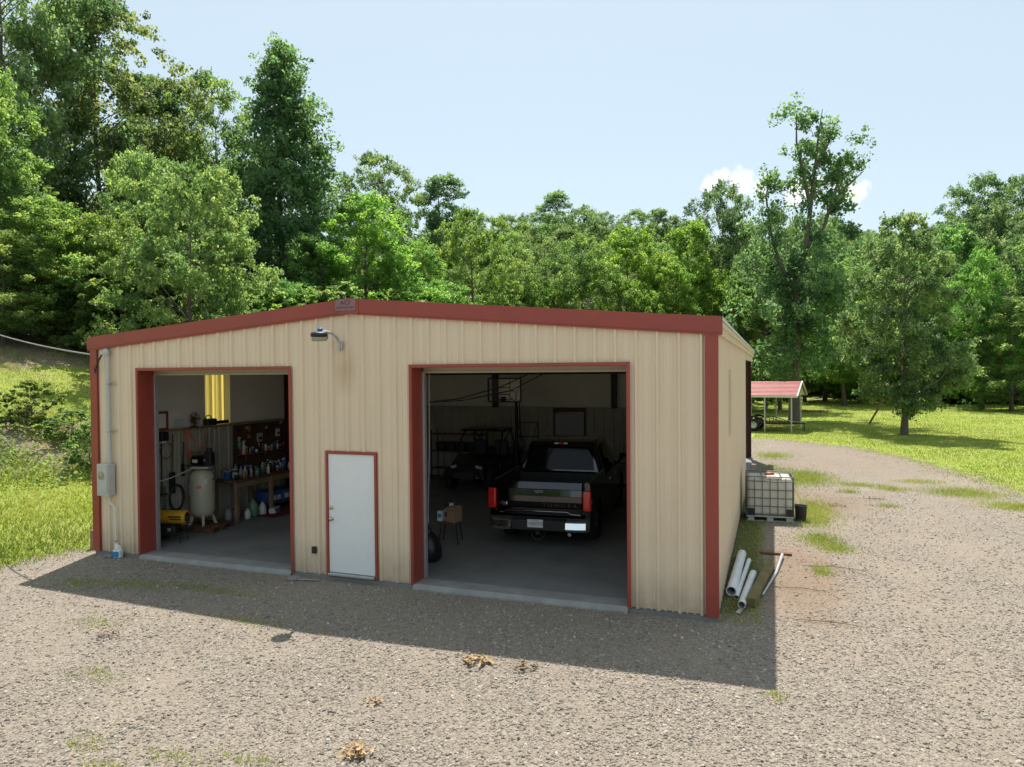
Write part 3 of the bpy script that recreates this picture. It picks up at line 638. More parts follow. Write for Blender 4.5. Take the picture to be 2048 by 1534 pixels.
MB().cbox((0.02, 0.0, 0.105), (0.085, 0.085, 0.075), 0.02).build('photocell', pm('blue_photocell', (0.02, 0.19, 0.55), 0.4, var=0.1), head)
MB().tube([(0.05, 0.16, -0.05), (0.06, 0.19, -0.09), (0.03, 0.17, -0.14)], 0.012, 6).build('latch', M['darksteel'], head)
# electric service: meter box, riser, weatherhead, cables
mt = thing('meter_box', 'grey electric meter box with conduit on the left front wall', 'meter box', (-5.04, -0.034, 1.11))
MB().cbox((0, -0.085, 0.31), (0.30, 0.16, 0.62), 0.012).build('enclosure', M['greypaint'], mt)
MB().cbox((0, -0.171, 0.335), (0.26, 0.012, 0.54), 0.006).build('cover', M['greypaint'], mt)
MB().lathe([(0, -0.192), (0.07, -0.190), (0.085, -0.180), (0.085, -0.172)], (-0.02, 0, 0.40), 24, 'Y').build('socket_plate', pm('dirty_plate', (0.36, 0.33, 0.22), 0.7, var=0.4, scale=20), mt)
MB().cyl((0.0, -0.19, 0.35), (0.0, -0.174, 0.35), 0.018, 10).build('wasp_nest', pm('paper_nest', (0.33, 0.27, 0.18), 0.9, var=0.3, scale=60, bmp=0.5), mt)
ri = thing('conduit_riser', 'grey conduit riser with weatherhead above the meter box', 'conduit', (-4.98, -0.085, 1.735))
MB().cyl((0, 0, -0.003), (-0.005, 0, 2.10), 0.040, 14).build('pipe', M['greypaint'], ri)
MB().lathe([(0.05, 0), (0.062, 0.03), (0.07, 0.08), (0.055, 0.13), (0.0, 0.15)], (-0.02, -0.01, 2.09), 16).cbox((-0.09, -0.02, 2.15), (0.10, 0.09, 0.07), 0.02, (0, 0.5, 0)).build('weatherhead', M['galv'], ri)
for z in (0.62, 1.55):
    MB().ring((0, 0, z), 0.044, 0.010, n=16).box(0.0, 0.15, 0.042, 0.05, z - 0.014, z + 0.014).build('strap', M['galv'], ri)
MB().tube([(-0.10, -0.02, 2.13), (-0.20, -0.03, 1.99), (-0.27, -0.01, 1.86), (-0.36, 0.03, 1.90), (-0.42, 0.08, 2.02)], 0.009, 6).tube([(-0.12, -0.03, 2.14), (-0.23, -0.05, 1.93), (-0.31, -0.02, 1.76), (-0.40, 0.03, 1.86), (-0.44, 0.08, 2.0)], 0.009, 6).build('drip_loop', M['cable'], ri)
gc = MB().tube([(-4.99, -0.095, 1.107), (-4.99, -0.095, 1.02), (-4.97, -0.09, 0.96), (-4.90, -0.07, 0.90), (-4.885, -0.065, 0.84), (-4.865, -0.06, -0.06)], 0.019, 8); gc = gc.build('ground_conduit', M['white_plastic']); tag(gc, 'thin white conduit running from meter box down to the ground', 'conduit')
MB().ring((-4.868, -0.062, 0.22), 0.021, 0.008, n=10).build('strap', M['cable'], gc)
# overhead service cable from the corner of the eave to a pole beyond the left of the yard
cp = [Vector((-5.53, 0.03, 3.86)).lerp(Vector((-25.0, 7.6, 7.0)), t) + Vector((0, 0, -1.6 * t * (1 - t))) for t in np.linspace(0, 1, 24)]
tag(MB().tube(cp, 0.016, 6).build('service_cable', pm('aluminium_cable', (0.30, 0.30, 0.30), 0.5, 0.3)), 'overhead service cable reaching the left eave corner', 'cable')
# stub post at the corner
tag(MB().cbox((-5.82, 0.22, 0.10), (0.09, 0.09, 0.42), 0.006).build('wooden_stake', M['wood']), 'short grey wooden stake beside the left front corner', 'stake')

# ------------------------------------------------------------------ things in the yard
def gz(x, y): return hz_(x, y) + 0.006
# jug by the wall
jg = thing('detergent_jug', 'white and blue plastic jug by the left front wall', 'jug', (-4.74, -0.14, gz(-4.74, -0.14)), 0.15)
M['jug_blue'] = pm('blue_label', (0.02, 0.25, 0.55), 0.4, var=0.15, scale=20)
m = MB(); m.cbox((0, 0, 0.085), (0.17, 0.11, 0.17), 0.03, seg=3); m.tube([(0, 0, 0.16), (-0.01, 0, 0.21), (-0.03, 0, 0.255), (-0.035, 0, 0.27)], [0.055, 0.05, 0.032, 0.024], 14); m.tube([(0.005, 0, 0.245), (0.05, 0, 0.235), (0.072, 0, 0.19), (0.068, 0, 0.14)], 0.014, 8); m.build('bottle', M['white_plastic'], jg)
MB().cyl((-0.035, 0, 0.271), (-0.037, 0, 0.292), 0.022, 14).build('cap', M['white_plastic'], jg)
MB().cbox((0, -0.0565, 0.08), (0.13, 0.003, 0.11), 0.001).build('front_label', M['jug_blue'], jg)
tag(MB().cbox((-4.93, -0.18, gz(-4.93, -.18) + 0.03), (0.16, 0.10, 0.06), 0.025, (0.1, 0.2, 0.3)).build('stone_block', M['concrete']), 'small mossy stone block left of the white jug', 'stone')
# rock and stick by the walk door
rk = MB(); rk.add(*(lambda b: ([v.co * 1.0 + Vector((rng.normal(0, .012), rng.normal(0, .012), 0)) for v in b.verts], [[v.index for v in f.verts] for f in b.faces]))((lambda b: (bmesh.ops.create_icosphere(b, subdivisions=2, radius=0.11), b.verts.index_update(), b)[2])(bmesh.new())))
o = rk.build('rock', M['concrete'], None, (-0.56, -0.24, gz(-.56, -.24) + 0.02)); o.scale = (1.2, 0.8, 0.55); tag(o, 'pale rock by the wall left of the walk door', 'rock')
tag(MB().tube([(-0.45, -0.27, gz(-.45, -.27) + .02), (-0.28, -0.24, gz(-.3, -.25) + .03), (-0.08, -0.19, gz(-.1, -.2) + .02)], [0.02, 0.017, 0.01], 7).build('stick', pm('grey_stick', (0.30, 0.27, 0.24), 0.85)), 'grey stick on the gravel left of the walk door', 'stick')
# clumps of dry curled leaves
def leaf_mesh(L, Wd, curl, seed):
    r = random.Random(seed); n = 6; vs = []; fs = []
    for i in range(n + 1):
        t = i / n; w = Wd * math.sin(math.pi * (0.06 + 0.9 * t)) * (0.75 + 0.5 * r.random()); z = curl * (t - 0.5) ** 2 * 2
        vs += [(L * (t - .5), -w, z + w * 0.6), (L * (t - .5), 0, z), (L * (t - .5), w, z + w * 0.5)]
    for i in range(n):
        for k in range(2): fs.append((i * 3 + k, i * 3 + k + 1, i * 3 + k + 4, i * 3 + k + 3))
    me = bpy.data.meshes.new('leaf'); me.from_pydata(vs, [], fs); me.update(); me.polygons.foreach_set('use_smooth', [True] * len(fs)); return me
M['dry'] = pm('dry_leaf', (0.50, 0.34, 0.17), 0.8, var=0.3, scale=9); M['dry_dark'] = pm('dry_leaf_brown', (0.24, 0.15, 0.08), 0.85, var=0.35, scale=9); M['dry_black'] = pm('dry_leaf_dark', (0.075, 0.055, 0.04), 0.9, var=0.3)
lms = {}
for mk in ('dry', 'dry_dark', 'dry_black'):
    lms[mk] = []
    for k in range(3):
        me = leaf_mesh(0.085 + 0.02 * k, 0.016 + 0.003 * k, 0.036, k); me.materials.append(M[mk]); lms[mk].append(me)
def leaf_pile(x, y, n, spread, mk, label, sc_=1.0):
    t = thing('dry_leaf_clump', label, 'dry leaves', (x, y, gz(x, y)))
    r = random.Random(int(x * 100 + y * 10)); tw = MB()
    tw.tube([(-spread * .8, 0, .015), (0, 0.02, .03), (spread * .7, -.03, .02)], [.004, .007, .003], 5)
    tw.build('twig', M['wood_dark'], t)
    for i in range(n):
        a = r.uniform(0, 6.28); d = spread * math.sqrt(r.random())
        o = link('leaf', r.choice(lms[mk]), None, t, (d * math.cos(a), d * math.sin(a) * 0.8, 0.02 + 0.05 * (1 - d / spread) * r.random() + .012), (r.uniform(-.7, .7), r.uniform(-.5, .5), r.uniform(0, 6.28))); o.scale = (sc_ * r.uniform(.7, 1.2),) * 3
leaf_pile(3.76, -2.38, 34, 0.17, 'dry', 'heap of tan dry leaves near the edge of the shadow'); leaf_pile(4.36, -2.36, 10, 0.15, 'dry_dark', 'sparse brown dry leaf sprig right of the larger heap')
leaf_pile(3.47, -4.60, 30, 0.16, 'dry', 'pale tan dry leaf cluster at the bottom of the yard', 1.0); leaf_pile(3.08, -3.66, 8, 0.10, 'dry', 'little tan leaf cluster in the middle of the yard', .7)
leaf_pile(-1.27, -3.27, 20, 0.18, 'dry_black', 'dark crumbled leaf clump on the left of the yard', .6); leaf_pile(8.72, 9.6, 14, 0.28, 'dry_dark', 'brown leaf clump beyond the plastic tank'); leaf_pile(9.75, 10.9, 10, 0.3, 'dry_dark', 'brown leaf clump on the drive right of the tank')
leaf_pile(7.6, 1.9, 12, 0.5, 'dry_dark', 'scattered brown leaves beside the green timber', .5); leaf_pile(7.9, 0.4, 10, 0.6, 'dry_dark', 'scattered brown leaves on the drive by the shadow edge', .5); leaf_pile(8.2, 3.4, 12, 0.7, 'dry_dark', 'scattered brown leaves beside the grass patch', .5)
# PVC pipes, timber, conduit, boards beside the right wall
M['pvc'] = pm('pvc', (0.72, 0.74, 0.76), 0.32, var=0.06, scale=3, stain=(0.50, 0.50, 0.44), stain_amt=0.5)
def pvc(a, b, r, label):
    za, zb_ = gz(*a) + r, gz(*b) + r + 0.01
    o = MB().pipe((a[0], a[1], za), (b[0], b[1], zb_), r, r * 0.86, 22).build('pvc_pipe', M['pvc']); return tag(o, label, 'pipe', 'white pipes beside the wall')
pvc((6.53, 1.22), (6.60, 3.60), 0.078, 'thickest white PVC pipe, nearest the wall'); pvc((6.615, 1.06), (6.735, 3.33), 0.038, 'thinnest white PVC pipe, middle of the three'); pvc((6.705, 0.66), (6.83, 2.40), 0.058, 'medium white PVC pipe next to the mossy timber')
M['moss_wood'] = pm('mossy_timber', (0.17, 0.14, 0.055), 0.85, var=0.35, scale=5, bmp=0.4, bscale=40, stain=(0.10, 0.10, 0.03), stain_amt=0.8)
d = Vector((7.10 - 6.83, 3.0 - 0.78)); o = MB().cbox((0, 0, 0), (d.length, 0.135, 0.135), 0.008).build('timber_post', M['moss_wood'], None, (6.965, 1.89, gz(6.96, 1.9) + 0.068), (0, 0, math.atan2(d.y, d.x))); tag(o, 'green mossy square timber post lying by the pipes', 'timber')
tag(MB().tube([(6.99, 1.35, gz(7, 1.3) + .03), (7.20, 2.75, gz(7.2, 2.7) + .03), (7.31, 3.88, gz(7.3, 3.8) + .06)], [0.016, 0.024, 0.030], 10).build('metal_tube', M['galv']), 'galvanised metal tube lying right of the mossy timber', 'tube')
d = MB().add([(6.63, 0.42, 0), (6.69, 0.40, 0), (6.77, 0.78, 0), (6.71, 0.80, 0), (6.63, 0.42, .006), (6.69, 0.40, .006), (6.77, 0.78, .006), (6.71, 0.80, .006)], [(3, 2, 1, 0), (4, 5, 6, 7), (0, 1, 5, 4), (1, 2, 6, 5), (2, 3, 7, 6), (3, 0, 4, 7)]).build('metal_strip', M['galv'], None, (0, 0, gz(6.7, .6) + .012), (0, 0.0, 0)); tag(d, 'short bent metal strip at the near end of the timber', 'metal strip')
tag(MB().cbox((7.20, 4.10, gz(7.2, 4.1) + 0.025), (0.56, 0.14, 0.045), 0.006, (0, 0, 0.06)).build('short_board', M['wood_dark']), 'short dark board lying across the end of the tube', 'board')
# caged plastic tank on a pallet
tk = thing('caged_plastic_tank', 'white plastic liquid tank in a steel cage on a pallet', 'tank', (7.06, 7.62, gz(7.0, 7.6)), 0.06)
M['hdpe'] = pm('milky_plastic', (0.78, 0.755, 0.69), 0.38, var=0.1, scale=2.5, stain=(0.48, 0.42, 0.30), stain_amt=0.6, trans=0.25)
W_, D_, H0, H1 = 1.02, 1.0, 0.15, 1.02
MB().cbox((0, 0, (H0 + H1) / 2), (W_ - 0.05, D_ - 0.05, H1 - H0), 0.075, seg=4).cbox((0, 0, H1 - 0.02), (W_ * .5, D_ * .94, 0.05), 0.02).build('tank_body', M['hdpe'], tk)
MB().lathe([(0.10, H1), (0.105, H1 + 0.03), (0.09, H1 + 0.06), (0, H1 + 0.065)], (0.02, 0.05, 0), 24).build('filler_cap', pm('rust_red_cap', (0.32, 0.09, 0.035), 0.55), tk)
MB().cbox((0.05, -0.28, H1 + 0.012), (0.16, 0.10, 0.03), 0.008).build('nameplate', M['galv'], tk)
cb = pm('cage_steel', (0.17, 0.175, 0.17), 0.5, 0.6, var=0.15); r = 0.010
hz_list = [0.17, 0.36, 0.55, 0.74, 0.94]
def bar(a, b, rr=r, nm='cage_bar'): MB().cyl(a, b, rr, 8).build(nm, cb, tk)
for y_ in (-D_ / 2, D_ / 2):
    for z in hz_list: bar((-W_ / 2, y_, z), (W_ / 2, y_, z))
    for i in range(7): x_ = -W_ / 2 + W_ * i / 6; bar((x_, y_ - .012, H0), (x_, y_ - .012, 1.02))
    bar((-W_ / 2, y_ - .012, 1.045), (W_ / 2, y_ - .012, 1.045), 0.014)
for x_ in (-W_ / 2, W_ / 2):
    for z in hz_list: bar((x_, -D_ / 2, z + .004), (x_, D_ / 2, z + .004))
    for i in range(1, 6): y_ = -D_ / 2 + D_ * i / 6; bar((x_, y_, H0), (x_, y_, 1.02))
    bar((x_, -D_ / 2, 1.048), (x_, D_ / 2, 1.048), 0.014)
for x_ in (-0.18, 0.24): bar((x_, -D_ / 2, 1.055), (x_, D_ / 2, 1.055), 0.012, 'top_bar')
bar((-W_ / 2, 0.02, 1.07), (W_ / 2, 0.02, 1.07), 0.012, 'top_bar')
for x_ in (-0.42, 0.42): MB().cbox((x_, -D_ / 2 - 0.012, 0.225), (0.17, 0.012, 0.17), 0.003).build('corner_guard', M['black_plastic'], tk)
for x_ in (-0.42, 0, 0.42):
    for y_ in (-0.42, 0, 0.42): MB().cbox((x_, y_, 0.055), (0.14, 0.14, 0.10), 0.008).build('pallet_block', M['greypaint'], tk)
for y_ in (-0.44, -0.22, 0, 0.22, 0.44): MB().cbox((0, y_, 0.125), (1.04, 0.15, 0.03), 0.004).build('pallet_board', M['greypaint'], tk)
for y_ in (-0.42, 0, 0.42): MB().cbox((0, y_, 0.009), (1.04, 0.12, 0.018), 0.003).build('pallet_skid', M['greypaint'], tk)
bk_ = thing('black_bucket', 'dark bucket with a yellow bail hanging by the tank', 'bucket', (7.76, 7.45, gz(7.76, 7.45)))
MB().lathe([(0, 0.005), (0.105, 0.005), (0.115, 0.02), (0.135, 0.36), (0.142, 0.37), (0.135, 0.375), (0.128, 0.36), (0.10, 0.02), (0, 0.018)], n=24).build('pail', pm('dull_black_pail', (0.035, 0.033, 0.03), 0.6, var=0.3), bk_)
MB().tube([(0.135, 0, 0.36), (0.10, 0, 0.44), (0.0, 0, 0.49), (-0.10, 0, 0.44), (-0.135, 0, 0.36)], 0.005, 6).build('bail', pm('yellow_cord', (0.55, 0.42, 0.06), 0.6), bk_)
MB().tube([(0.0, 0, 0.49), (-0.08, 0, 0.62), (-0.16, .03, 0.78), (-0.20, .05, 0.93)], 0.006, 6).build('cord', M['jug_blue'] and pm('yellow_rope', (0.50, 0.40, 0.05), 0.7), bk_)
# carport and trailer beyond the drive
ca = -math.radians(9.0); cpt = thing('carport', 'open carport with red ribbed roof on white posts', 'carport', (8.15, 31.9, hz_(8.1, 32)), ca)
M['carport_red'] = pm('sunfaded_red_roof', (0.42, 0.115, 0.10), 0.36, var=0.08, scale=1.2); M['white_metal'] = pm('white_metal', (0.72, 0.72, 0.70), 0.4, var=0.05)
LEN, DEP, EAV, RDG = 6.0, 4.0, 2.0, 2.78
for s, y0 in ((1, -0.15), (-1, DEP + 0.15)):
    n = 11; ym = DEP / 2
    for k in range(n):                                          # each ribbed strip of the roof runs along the ridge
        a, b = k / n, (k + 0.94) / n; rb = (b - a)
        pr = [(a, 0), (a + rb * .12, .028), (a + rb * .3, .028), (a + rb * .42, 0), (b, 0)]
        mb = MB()
        for (u0, h0), (u1, h1) in zip(pr[:-1], pr[1:]):
            f = lambda u, h: (y0 + (ym - y0) * u, EAV + 0.06 + (RDG - EAV) * u + h)
            (ya, za), (yb_, zb2) = f(u0, h0), f(u1, h1)
            mb.add([(-LEN, ya, za), (0.30, ya, za), (0.30, yb_, zb2), (-LEN, yb_, zb2), (-LEN, ya, za - .012), (0.30, ya, za - .012), (0.30, yb_, zb2 - .012), (-LEN, yb_, zb2 - .012)], [(0, 1, 2, 3), (7, 6, 5, 4), (0, 4, 5, 1), (3, 2, 6, 7), (1, 5, 6, 2), (0, 3, 7, 4)])
        mb.build('roof_strip', M['carport_red'], cpt)
    mb = MB(); mb.tube([(0.32, y0 - s * .02, EAV + .03), (0.32, ym - s * .001, RDG + .06)], 0.045, 6); mb.build('gable_trim', M['white_metal'], cpt)
    MB().box(-LEN, 0.29, *sorted((y0, y0 + s * .04)), EAV - .03, EAV + .045).build('eave_rail', M['white_metal'], cpt)
MB().prism([(0.0, EAV + .03), (DEP, EAV + .03), (DEP / 2, RDG - .02)], 0.20, 0.22, axis='X').build('gable_panel', pm('cream_gable', (0.62, 0.56, 0.36), 0.5), cpt)
for x_ in (0.0, -1.42, -2.9, -4.4, -5.9):
    for y_ in (0.0, DEP): MB().cbox((x_, y_, EAV / 2 - .02), (0.07, 0.07, EAV + .04), 0.006).build('post', M['galv'] if y_ == 0 else M['white_metal'], cpt)
tr = thing('utility_trailer', 'small black open utility trailer parked under the carport', 'trailer', (7.0, 32.9, hz_(7, 33)), ca)
for sgn in (-.72, .72):
    w = MB().lathe([(0.20, -.1), (0.33, -.1), (0.36, -.07), (0.36, .07), (0.33, .1), (0.20, .1)], n=24, axis='Y').build('tyre', M['rubber'], tr, (-0.75, sgn, 0.36)); MB().lathe([(0.0, -.05), (0.16, -.06), (0.20, -.09), (0.20, .09), (0.16, .06), (0, .05)], n=20, axis='Y').build('rim', M['galv'], w)
    MB().ring((-0.75, sgn, 0.38), 0.46, 0.05, 'Y', 14, 6, (0.1, math.pi - .1)).build('fender', M['darksteel'], tr)
MB().box(-2.0, 1.0, -.62, .62, 0.42, 0.47).build('deck', M['wood_dark'], tr)
for sgn in (-.64, .64):
    MB().tube([(-2.0, sgn, 0.78), (0.1, sgn, 0.78), (0.98, sgn, 0.50)], 0.022, 6).tube([(-2.0, sgn, 0.46), (1.0, sgn, 0.46)], 0.03, 6).tube([(-1.4, sgn, 0.46), (-1.4, sgn, .78)], 0.02, 6).tube([(0.1, sgn, 0.46), (0.1, sgn, .78)], 0.02, 6).tube([(-0.3, sgn, 0.46), (-0.3, sgn, .78)], 0.02, 6).build('side_rail', M['darksteel'], tr)
MB().tube([(1.0, .5, .46), (1.9, 0, .46), (1.0, -.5, .46)], 0.03, 6).tube([(1.85, 0, .46), (1.85, 0, 0.02)], 0.025, 6).build('drawbar', M['darksteel'], tr)
# ladder leaning on the lawn tree
ld = thing('wooden_ladder', 'brown wooden ladder leaning against the lawn tree', 'ladder', (13.05, 40.6, hz_(13.05, 40.6)))
for sgn in (-.18, .18): MB().tube([(0, sgn, 0), (1.3, sgn - .35, 2.6)], 0.035, 6).build('rail', M['wood_dark'], ld)
for k in range(1, 8): t = k / 8; MB().tube([(1.3 * t, -.18 - .35 * t, 2.6 * t), (1.3 * t, .18 - .35 * t, 2.6 * t)], 0.022, 6).build('rung', M['wood_dark'], ld)

# ------------------------------------------------------------------ inside the right bay: truck, utility vehicle, hoop
def hull(bot, top, bev=0.05, seg=3):
    """eight-corner solid from a bottom and a top quad, edges rounded"""
    mb = MB(); mb.add(list(bot) + list(top), [(3, 2, 1, 0), (4, 5, 6, 7), (0, 1, 5, 4), (1, 2, 6, 5), (2, 3, 7, 6), (3, 0, 4, 7)])
    bm = bmesh.new(); me = mb.mesh('t'); bm.from_mesh(me)
    bmesh.ops.bevel(bm, geom=bm.edges[:], offset=bev, segments=seg, profile=0.5, affect='EDGES'); bm.verts.index_update()
    out = MB().add([v.co.copy() for v in bm.verts], [[v.index for v in f.verts] for f in bm.faces], True); bm.free(); bpy.data.meshes.remove(me); return out
def quad_yz(x0, x1, y0, y1, z): return [(x0, y0, z), (x1, y0, z), (x1, y1, z), (x0, y1, z)]
M['truck_black'] = pm('black_car_paint', (0.075, 0.075, 0.08), 0.09, 1.0, var=0.05, coat=0.0, rvar=0.03)
M['glass_dark'] = pm('dark_auto_glass', (0.006, 0.008, 0.009), 0.05, var=0.02, rvar=0.02, spec=0.22, coat=0.0)
M['red_lens'] = pm('red_lens', (0.75, 0.012, 0.012), 0.18, var=0.06, coat=1.0); M['clear_lens'] = pm('clear_lens', (0.75, 0.74, 0.72), 0.12, var=0.05, coat=1.0)
M['plate'] = pm('plate_white', (0.72, 0.76, 0.78), 0.45, var=0.05); M['plate_red'] = pm('plate_red', (0.22, 0.03, 0.05), 0.5)
tkx = thing('pickup_truck', 'black four door pickup truck parked tail out in the right bay', 'pickup truck', (2.88, 2.75, 0.0), 0.075)
HWd = 1.0
def arch(y0, y1, zb, zt, wc, wr, n=10):
    pts = [(y0, zb)]
    for c in wc:
        pts += [(c - wr * math.cos(a), 0.40 + wr * math.sin(a)) for a in np.linspace(0.12, math.pi - 0.12, n)]
    pts += [(y1, zb), (y1, zt), (y0, zt)]; return pts
for s in (-1, 1):                                          # bed sides with wheel arches
    a, b = sorted((s * 0.90, s * 1.0)); m = MB(); m.prism(arch(0.05, 1.96, 0.50, 1.26, [1.12], 0.47), a, b, 'X'); m.build('bed_side', M['truck_black'], tkx)
    MB().tube([(s * .945, 0.03, 1.27), (s * .945, 1.95, 1.28)], 0.055, 10).build('bed_rail', M['truck_black'], tkx)
    a, b = sorted((s * 0.93, s * 1.0)); m = MB(); m.prism(arch(1.98, 5.55, 0.45, 1.18, [4.72], 0.47), a, b, 'X'); m.build('cab_side', M['truck_black'], tkx)
    a, b = sorted((s * 0.9955, s * 1.0155)); MB().tube([(s * 1.0, 1.12 - .48 * math.cos(t), .40 + .48 * math.sin(t)) for t in np.linspace(0, math.pi, 12)], 0.02, 6).build('arch_flare', M['black_plastic'], tkx)
    for yc in (1.12, 4.72):
        w = MB().lathe([(0.24, -.13), (0.36, -.135), (0.395, -.10), (0.40, 0), (0.395, .10), (0.36, .135), (0.24, .13)], n=32, axis='X').build('wheel', M['rubber'], tkx, (s * 0.86, yc, 0.40))
        MB().lathe([(0.0, s * .10), (0.06, s * .10), (0.09, s * .06), (0.20, s * .085), (0.245, s * .125), (0.25, s * .05), (0.25, -s * .125)], n=20, axis='X').build('rim', M['chrome'], w)
    dh = MB().cbox((s * 1.008, 2.75, 1.02), (0.03, 0.20, 0.03), 0.01).cbox((s * 1.008, 3.75, 1.02), (0.03, 0.20, 0.03), 0.01).build('door_handle', M['chrome'], tkx)
    mr = MB().cbox((s * 1.16, 3.95, 1.32), (0.20, 0.12, 0.26), 0.04, seg=3).tube([(s * 0.95, 4.0, 1.20), (s * 1.10, 3.96, 1.26)], 0.03, 8).build('side_mirror', M['truck_black'], tkx)
    MB().cbox((s * 1.16, 3.886, 1.32), (0.165, 0.006, 0.22), 0.002).build('mirror_glass', M['glass_dark'], mr)
    MB().cbox((s * 0.985, 3.2, 0.40), (0.12, 2.0, 0.05), 0.02).build('running_board', M['black_plastic'], tkx)
hull(quad_yz(-.93, .93, 1.98, 5.50, 0.45), quad_yz(-.93, .93, 1.98, 5.42, 1.20), 0.05).build('lower_body', M['truck_black'], tkx)
hull([(-.95, 1.99, 1.17), (.95, 1.99, 1.17), (.95, 4.45, 1.17), (-.95, 4.45, 1.17)], [(-.74, 2.16, 1.88), (.74, 2.16, 1.88), (.74, 3.65, 1.90), (-.74, 3.65, 1.90)], 0.09, 4).build('cab', M['truck_black'], tkx)
n_ = Vector((0, -0.71, 0.17)).normalized()
def rear_pt(u, t, off): return Vector((u * (0.83 - 0.17 * t), 1.99 + 0.17 * (0.12 + 0.74 * t), 1.17 + 0.71 * (0.12 + 0.74 * t))) + n_ * off
bw = MB(); poly = [(-.92, .04), (.92, .04), (.97, .5), (.90, .93), (-.90, .93), (-.97, .5)]
bw.add([rear_pt(u, t, 0.012) for u, t in poly] + [rear_pt(u, t, -0.02) for u, t in poly], [tuple(range(6)), tuple(range(6, 12))[::-1]] + [(i, (i + 1) % 6, 6 + (i + 1) % 6, 6 + i) for i in range(6)]); bw.build('rear_window', M['glass_dark'], tkx)
o = MB().cbox((0, 0, 0), (0.30, 0.03, 0.045), 0.012).build('brake_lamp', M['red_lens'], tkx, (0, 2.135, 1.845), (-0.25, 0, 0))
for s in (-1, 1): MB().cbox((s * .105, -.004, 0), (0.085, 0.032, 0.043), 0.008).build('cargo_lamp', M['clear_lens'], o)
for s in (-1, 1):
    m = MB(); m.add([(s * .955, 2.55, 1.25), (s * .945, 3.35, 1.25), (s * .80, 3.35, 1.78), (s * .80, 2.60, 1.78)], [(0, 1, 2, 3)]); me_ = m.build('side_window', M['glass_dark'], tkx); me_.location.x = s * 0.005
MB().box(-.90, .90, 0.06, 1.95, 0.70, 0.74).box(-.90, .90, 1.90, 1.955, 0.742, 1.22).build('bed_floor', M['black_plastic'], tkx)
tg = MB(); prof = [(0.04, .655), (0.0, .668), (-.004, .735), (-.004, .80), (.014, .815), (-.010, .915), (-.013, .925), (-.013, 1.035), (-.010, 1.040), (.006, 1.165), (-.012, 1.178), (.022, 1.268), (.036, 1.302), (.07, 1.305), (.07, .66)]
xs_ = np.linspace(-.84, .84, 9); vs = [(x, y_ + .02 * (x / .84) ** 2, z) for x in xs_ for y_, z in prof]; k = len(prof)
tg.add(vs, [(i * k + j, i * k + (j + 1) % k, (i + 1) * k + (j + 1) % k, (i + 1) * k + j) for i in range(8) for j in range(k)]); tg.add(vs[:k], [tuple(range(k))]); tg.add(vs[-k:], [tuple(range(k))[::-1]])
gate = tg.build('tailgate', M['truck_black'], tkx)
MB().cbox((0, -.004, 1.12), (0.20, 0.03, 0.07), 0.012).build('handle', M['truck_black'], gate)
MB().lathe([(0, -.022), (.012, -.02), (.012, 0)], (-.02, 0, 1.10), 10, 'Y').build('camera_lens', M['chrome'], gate)
MB().tube([(-.80, -.018, .70), (-.70, -.018, .705), (-.64, -.018, .745), (.56, -.018, .745), (.64, -.018, .705), (.82, -.018, .70)], 0.006, 6).build('crease_trim', M['chrome'], gate)
text_part('4x4', 0.09, M['chrome'], gate, (-.71, -.006, .87), name='badge', depth=.009, sx=1.2)
text_part('T U N D R A', 0.10, pm('smoked_letters', (0.055, 0.058, 0.062), 0.25, 0.8), gate, (.42, -.006, .865), name='lettering', depth=.009, sx=1.25)
for s in (-1, 1):
    m = MB(); m.cbox((s * .945, .045, .965), (0.17, 0.13, 0.40), 0.035, seg=3); lm = m.build('tail_lamp', M['red_lens'], tkx)
    MB().cbox((s * 1.005, .060, .955), (0.06, 0.10, 0.085), 0.02).build('reverse_lens', M['clear_lens'], lm)
    MB().cbox((s * .955, -.016, .965), (0.09, 0.02, 0.10), 0.008).build('brake_lens', M['red_lens'], lm)
    m = MB(); vs = []
    for x_, dy in ((.545, 0.0), (.75, 0.01), (.93, .05), (.99, .16)):
        for y_, z in ((-.09, .58), (-.118, .555), (-.139, .435), (-.115, .385), (-.02, .38), (-.02, .585)): vs.append((s * x_, y_ + dy, z))
    m.add(vs, [(i * 6 + j, i * 6 + (j + 1) % 6, (i + 1) * 6 + (j + 1) % 6, (i + 1) * 6 + j) for i in range(3) for j in range(6)] + [tuple(range(6)), tuple(range(18, 24))[::-1]]); m.build('bumper_corner', M['chrome'], tkx)
bp = MB().cbox((0, -.06, .485), (1.08, 0.13, 0.20), 0.02).box(-1.0, 1.0, 0.02, 0.10, 0.40, 0.62).build('bumper', M['black_plastic'], tkx)
MB().cbox((0, -.02, .595), (1.06, 0.16, 0.02), 0.005).build('step_pad', M['rubber'], tkx)
pl = MB().cbox((-.045, -.130, .525), (0.31, 0.008, 0.155), 0.003).build('license_plate', M['plate'], tkx)
text_part('ADXTP', 0.086, M['plate_red'], pl, (-.005, -.1355, .52), name='lettering', depth=.0008, sx=.9); text_part('Arkansas', 0.034, pm('plate_blue', (0.10, 0.14, 0.22), 0.5), pl, (-.045, -.1355, .580), name='lettering', depth=.0008); text_part('8\n6', 0.034, M['plate_red'], pl, (-.132, -.1355, .522), name='lettering', depth=.0008)
MB().cyl((-.172, -.1355, .525), (-.172, -.1340, .525), .012, 10).build('plate_emblem', pm('plate_mark', (0.25, 0.28, 0.36), 0.5), pl)
MB().box(-.035, .035, -.11, .15, .31, .372).ring((0, -.08, .335), .13, .014, 'Y', 16, 6, (math.pi, 2 * math.pi)).build('hitch', M['darksteel'], tkx)
MB().cyl((.62, -.10, .335), (.62, .3, .335), .035, 14).build('exhaust_tip', M['chrome'], tkx)
